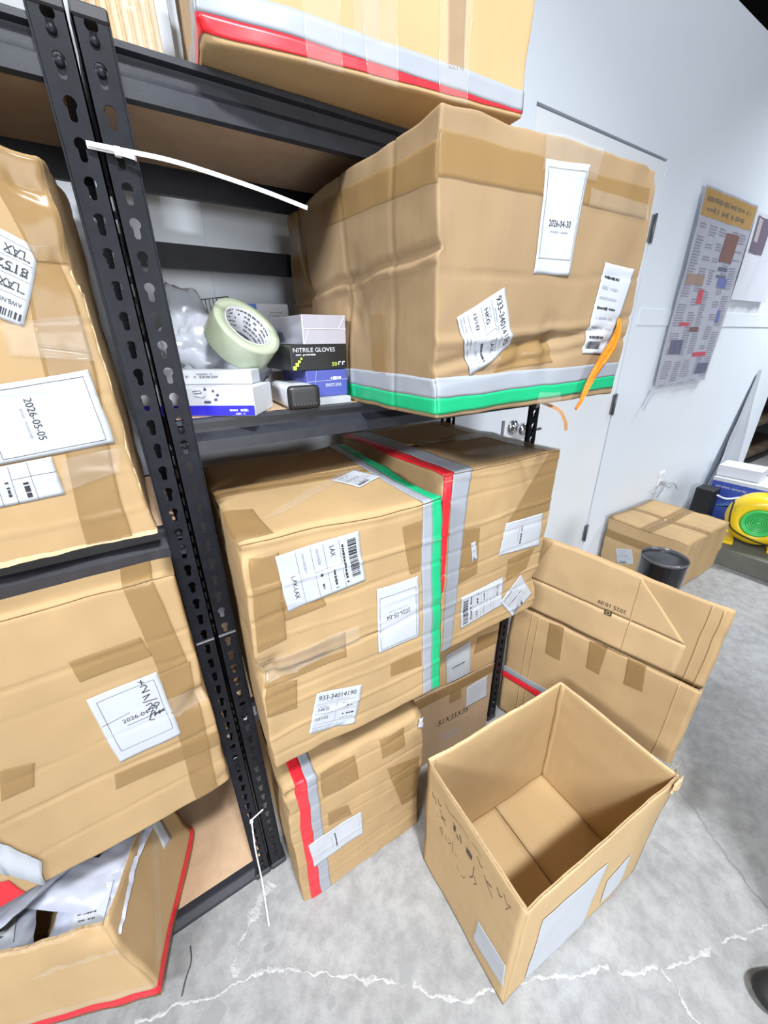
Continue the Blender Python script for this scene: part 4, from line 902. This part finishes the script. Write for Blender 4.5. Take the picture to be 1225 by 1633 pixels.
loc(boxobj('tie_head', (-.004, -.011, .273), (.004, -.004, .282), NYLON, z2, .001), z2)
loc(tube('tie_tail', curve_pts([(.0, -.009, .278), (-.008, -.03, .20), (-.012, -.065, .12), (-.020, -.105, .05), (-.024, -.125, .02)], 8), .002, NYLON, z2, 4, flat=(.0032, .0014)), z2)
tag(tube('black_wire', curve_pts([(-.209, -.044, .002), (-.212, -.075, .002), (-.228, -.10, .002), (-.240, -.125, .002)], 6), .0016, mat('wire_black', (.06, .06, .065), .5)), 'thin bent black wire on the floor beside the carton of mailers', 'wire')

# ================================================================== THINGS BY THE FAR END OF THE WALL
goods('grey_platform', 'low grey platform under the yellow blower', 'platform', (3.15, -.55, .001), 0, (.75, .66, .125), noisy('olive_grey', (.13, .135, .12), (.17, .17, .15), 8, .6), .006)
bl = empty('air_blower', (3.38, -.07, .127)); bl.rotation_euler = (0, 0, R(16)); tag(bl, 'yellow air blower with green intake on grey platform', 'blower')
YEL = mat('blower_yellow', (.80, .56, .015), .3); GRN = mat('blower_green', (.05, .55, .12), .35)
def xl(name, prof, m, parent, seg=40):
    o = lathe(name, prof, seg, m, parent); o.rotation_euler = (0, R(-90), 0); o.location = (0, 0, .185); return o
xl('housing', [(0, -.10), (.13, -.10), (.165, -.075), (.175, -.02), (.172, .04), (.155, .085), (.12, .105), (.095, .10), (.09, .09), (0, .088)], YEL, bl)
gi = xl('intake', [(.09, .092), (.092, .106), (.084, .112), (.074, .104), (.07, .096), (0, .095)], GRN, bl)
for k in range(5): lathe('grille_ring', [(.012+.012*k, .096), (.015+.012*k, .0995), (.018+.012*k, .096)], 28, mat('green_dark', (.02, .28, .06), .5), gi)
for yy in (-.12, .12): boxobj('foot', (-.12, yy-.035, 0), (.12, yy+.035, .022), YEL, bl, .008, 2)
boxobj('outlet_nozzle', (-.09, -.26, .18), (.09, .01, .34), YEL, bl, .02, 3)
tube('power_cable', curve_pts([(-.07, .155, .30), (-.115, .15, .20), (-.118, .12, .12), (-.12, .02, .075), (-.122, -.10, .06), (-.10, -.2, .08)], 8), .005, mat('cable_black', (.01, .01, .012), .5), bl, 6)
w_ = (.34, .40, .365); e = goods('blue_carton', 'blue printed carton reading wireless security behind the blower', 'box', (3.985, .015, .001), 0, w_, WHITE, .003)
i_ = Ink(); i_.fill(.003, .003, .397, .335); face_print(e, 'blue_panel', i_, mat('cobalt', (.045, .085, .42), .35), w_, 'L')
i_ = Ink(); i_.text('wireless security', .03, .285, .022, width=.21); face_print(e, 'printed_text', i_, WHITE, w_, 'L', off=.0012)
i_ = Ink()
for k in range(9): i_.line(.02+.02*k, .10+.012*k, .20+.02*k, .16-.004*k, .006)
face_print(e, 'wave_print', i_, mat('pale_blue_print', (.12, .32, .62), .4), w_, 'L', off=.001)
goods('white_box', 'white carton on top of the blue carton', 'box', (4.05, .14, .368), 4, (.22, .28, .09), WHITE, .003)
goods('black_case', 'black case between the wall and the blue carton', 'case', (3.82, .33, .001), 0, (.14, .13, .29), mat('case_black', (.008, .008, .009), .5), .012)
tag(tube('white_cable', curve_pts([(3.80, .30, .27), (3.87, .25, .24), (3.93, .16, .27), (3.96, .06, .28), (3.95, -.03, .25)], 8), .007, mat('cable_white', (.75, .85, .9), .4)), 'white cable looping in front of the blue carton', 'cable')
sh = empty('warehouse_shelf', (5.2, .75, 0)); tag(sh, 'dark loaded warehouse shelf beyond the wall end', 'shelf')
DKB = noisy('old_board', (.12, .09, .06), (.07, .05, .035), 6, .8)
for x in (0, 2.2): 
    for y in (0, .6): boxobj('upright', (x, y, 0), (x+.06, y+.06, 2.4), mat('upright_dark', (.03, .025, .02), .6), sh)
for z in (.12, .5, .9, 1.3, 1.75): boxobj('shelf_board', (-.02, -.02, z), (2.3, .68, z+.05), DKB, sh, .004)
def far(n, lab, a, b, m, cat='box'): o = boxobj(n, a, b, m, None, .01); tag(o, lab, cat); return o
far('storage_box', 'brown box on the middle board of the dark shelf', (5.26, .80, .951), (5.62, 1.2, 1.20), cardboard('old_kraft', (.24, .16, .09)))
far('storage_box', 'white box on a low board of the dark shelf', (5.28, .78, .551), (5.75, 1.2, .66), WHITE)
far('storage_box', 'dark box on the lowest board of the dark shelf', (5.3, .80, .171), (5.9, 1.2, .42), mat('dark_box', (.03, .03, .035), .6))
far('storage_box', 'tan box on the upper board of the dark shelf', (5.3, .80, 1.351), (5.8, 1.2, 1.62), MATS['old_kraft'])

# ================================================================== PERSON STANDING AT THE RIGHT (only a shoe reaches the picture; the shadow falls on the floor)
pe = empty('person', (1.0, -1.055, 0)); pe.rotation_euler = (0, 0, R(60)); tag(pe, 'person in dark clothes at lower right corner, shoe and floor shadow visible', 'person')
def skin(name, V_, E_, m, sub=2):
    me = bpy.data.meshes.new(name); me.from_pydata([v[:3] for v in V_], E_, []); me.materials.append(m)
    o = bpy.data.objects.new(name, me); COL.objects.link(o); o.parent = pe
    o.modifiers.new('skin', 'SKIN').use_smooth_shade = True
    for i, sv in enumerate(me.skin_vertices[0].data):
        r_ = V_[i][3]; sv.radius = r_ if isinstance(r_, tuple) else (r_, r_); sv.use_root = i == 0
    ss = o.modifiers.new('sub', 'SUBSURF'); ss.levels = sub; ss.render_levels = sub; return o
SKN = mat('skin', (.52, .32, .23), .5); DRK = noisy('dark_cotton', (.012, .012, .015), (.02, .02, .024), 30, .9); JCK = noisy('charcoal_jacket', (.02, .021, .025), (.03, .031, .036), 20, .9)
# faces +Y locally; body: head, neck, hands joined by one surface
V_ = [(0, -.01, .95, (.09, .07)), (0, -.01, 1.15, (.09, .065)), (0, -.01, 1.33, (.09, .06)), (0, -.004, 1.42, .055), (0, .01, 1.48, .052), (0, .02, 1.545, .075), (0, .025, 1.60, .082), (0, .02, 1.66, .062)]
E_ = [(i, i+1) for i in range(7)]
for s in (-1, 1):
    b = len(V_); V_ += [(s*.15, 0, 1.37, .055), (s*.20, -.01, 1.30, .050), (s*.235, -.03, 1.07, .038), (s*.235, .04, .86, .026), (s*.23, .06, .80, (.018, .034)), (s*.228, .075, .745, (.014, .034))]
    E_ += [(2, b), (b, b+1), (b+1, b+2), (b+2, b+3), (b+3, b+4), (b+4, b+5)]
    h = b+5
    for k, (dx, dy, L_) in enumerate(((0, -.026, .060), (0, -.009, .072), (0, .009, .070), (0, .026, .055))):
        c = len(V_); V_ += [(s*.228, .080+dy, .728, .0085), (s*.226, .086+dy, .728-L_*.5, .008), (s*.218, .092+dy, .728-L_, .0068)]; E_ += [(h, c), (c, c+1), (c+1, c+2)]
    c = len(V_); V_ += [(s*.215, .105, .785, .010), (s*.205, .125, .75, .0085), (s*.20, .132, .72, .0075)]; E_ += [(b+4, c), (c, c+1), (c+1, c+2)]
skin('body', V_, E_, SKN)
V_ = [(0, 0, .885, (.165, .128)), (0, 0, 1.0, (.158, .118)), (0, 0, 1.12, (.15, .11)), (0, 0, 1.28, (.165, .118)), (0, 0, 1.38, (.125, .098)), (0, .005, 1.435, .072)]; E_ = [(0, 1), (1, 2), (2, 3), (3, 4), (4, 5)]
for s in (-1, 1):
    b = len(V_); V_ += [(s*.165, 0, 1.365, .068), (s*.21, -.01, 1.28, .062), (s*.238, -.03, 1.07, .050), (s*.237, .035, .875, .038)]; E_ += [(4, b), (b, b+1), (b+1, b+2), (b+2, b+3)]
skin('jacket', V_, E_, JCK)
V_ = [(0, 0, .96, (.15, .115)), (0, 0, .88, (.14, .11))]; E_ = [(0, 1)]
for s in (-1, 1):
    b = len(V_); V_ += [(s*.085, 0, .80, .088), (s*.095, .01, .50, .066), (s*.10, 0, .28, .058), (s*.105, -.005, .08, .052)]; E_ += [(1, b), (b, b+1), (b+1, b+2), (b+2, b+3)]
skin('trousers', V_, E_, DRK)
for s in (-1, 1):
    skin('shoe', [(s*.105, -.05, .045, (.042, .044)), (s*.107, .04, .044, (.042, .042)), (s*.112, .12, .036, (.046, .034)), (s*.114, .185, .030, (.036, .026))], [(0, 1), (1, 2), (2, 3)], mat('shoe_black', (.010, .010, .011), .6))
bm = bmesh.new(); bmesh.ops.create_uvsphere(bm, u_segments=28, v_segments=18, radius=1)
for v in bm.verts:
    p = v.co; k = 1+.04*noise.noise(p*6); v.co = Vector((p.x*.088*k, p.y*.104*k-.0, p.z*.10*k))
    if v.co.y > .03 and v.co.z < .035: v.co.y = .03+(v.co.y-.03)*.15
    if v.co.z < -.03: v.co = Vector((v.co.x*.9, v.co.y-.01, v.co.z*.7))
o = from_bm('hair', bm, mat('hair_dark', (.015, .012, .010), .6), pe, True); o.location = (0, .015, 1.63)
for s in (-1, 1):
    o = lathe('eye', [(0, -.011), (.008, -.008), (.011, 0), (.008, .008), (0, .011)], 14, mat('eye_dark', (.05, .035, .03), .2), pe); o.location = (s*.031, .094, 1.592)
    o = lathe('ear', [(0, -.028), (.011, -.018), (.013, 0), (.010, .018), (0, .028)], 14, SKN, pe); o.location = (s*.082, .015, 1.585)
V_ = [(0, .098, 1.595, .010), (0, .108, 1.575, .012), (0, .112, 1.562, .012)]; skin('nose', V_, [(0, 1), (1, 2)], SKN, 1)
tube('mouth', curve_pts([(-.024, .090, 1.527), (0, .098, 1.525), (.024, .090, 1.527)], 5), .0045, mat('lips', (.36, .14, .12), .5), pe, 6)

for o in bpy.data.objects:
    if o.name.split('.')[0] in ('small_print', 'faded_handwriting', 'printed_lines', 'core_print', 'printed_text', 'handwriting', 'faded_print', 'header_print'): o['kind'] = 'stuff'
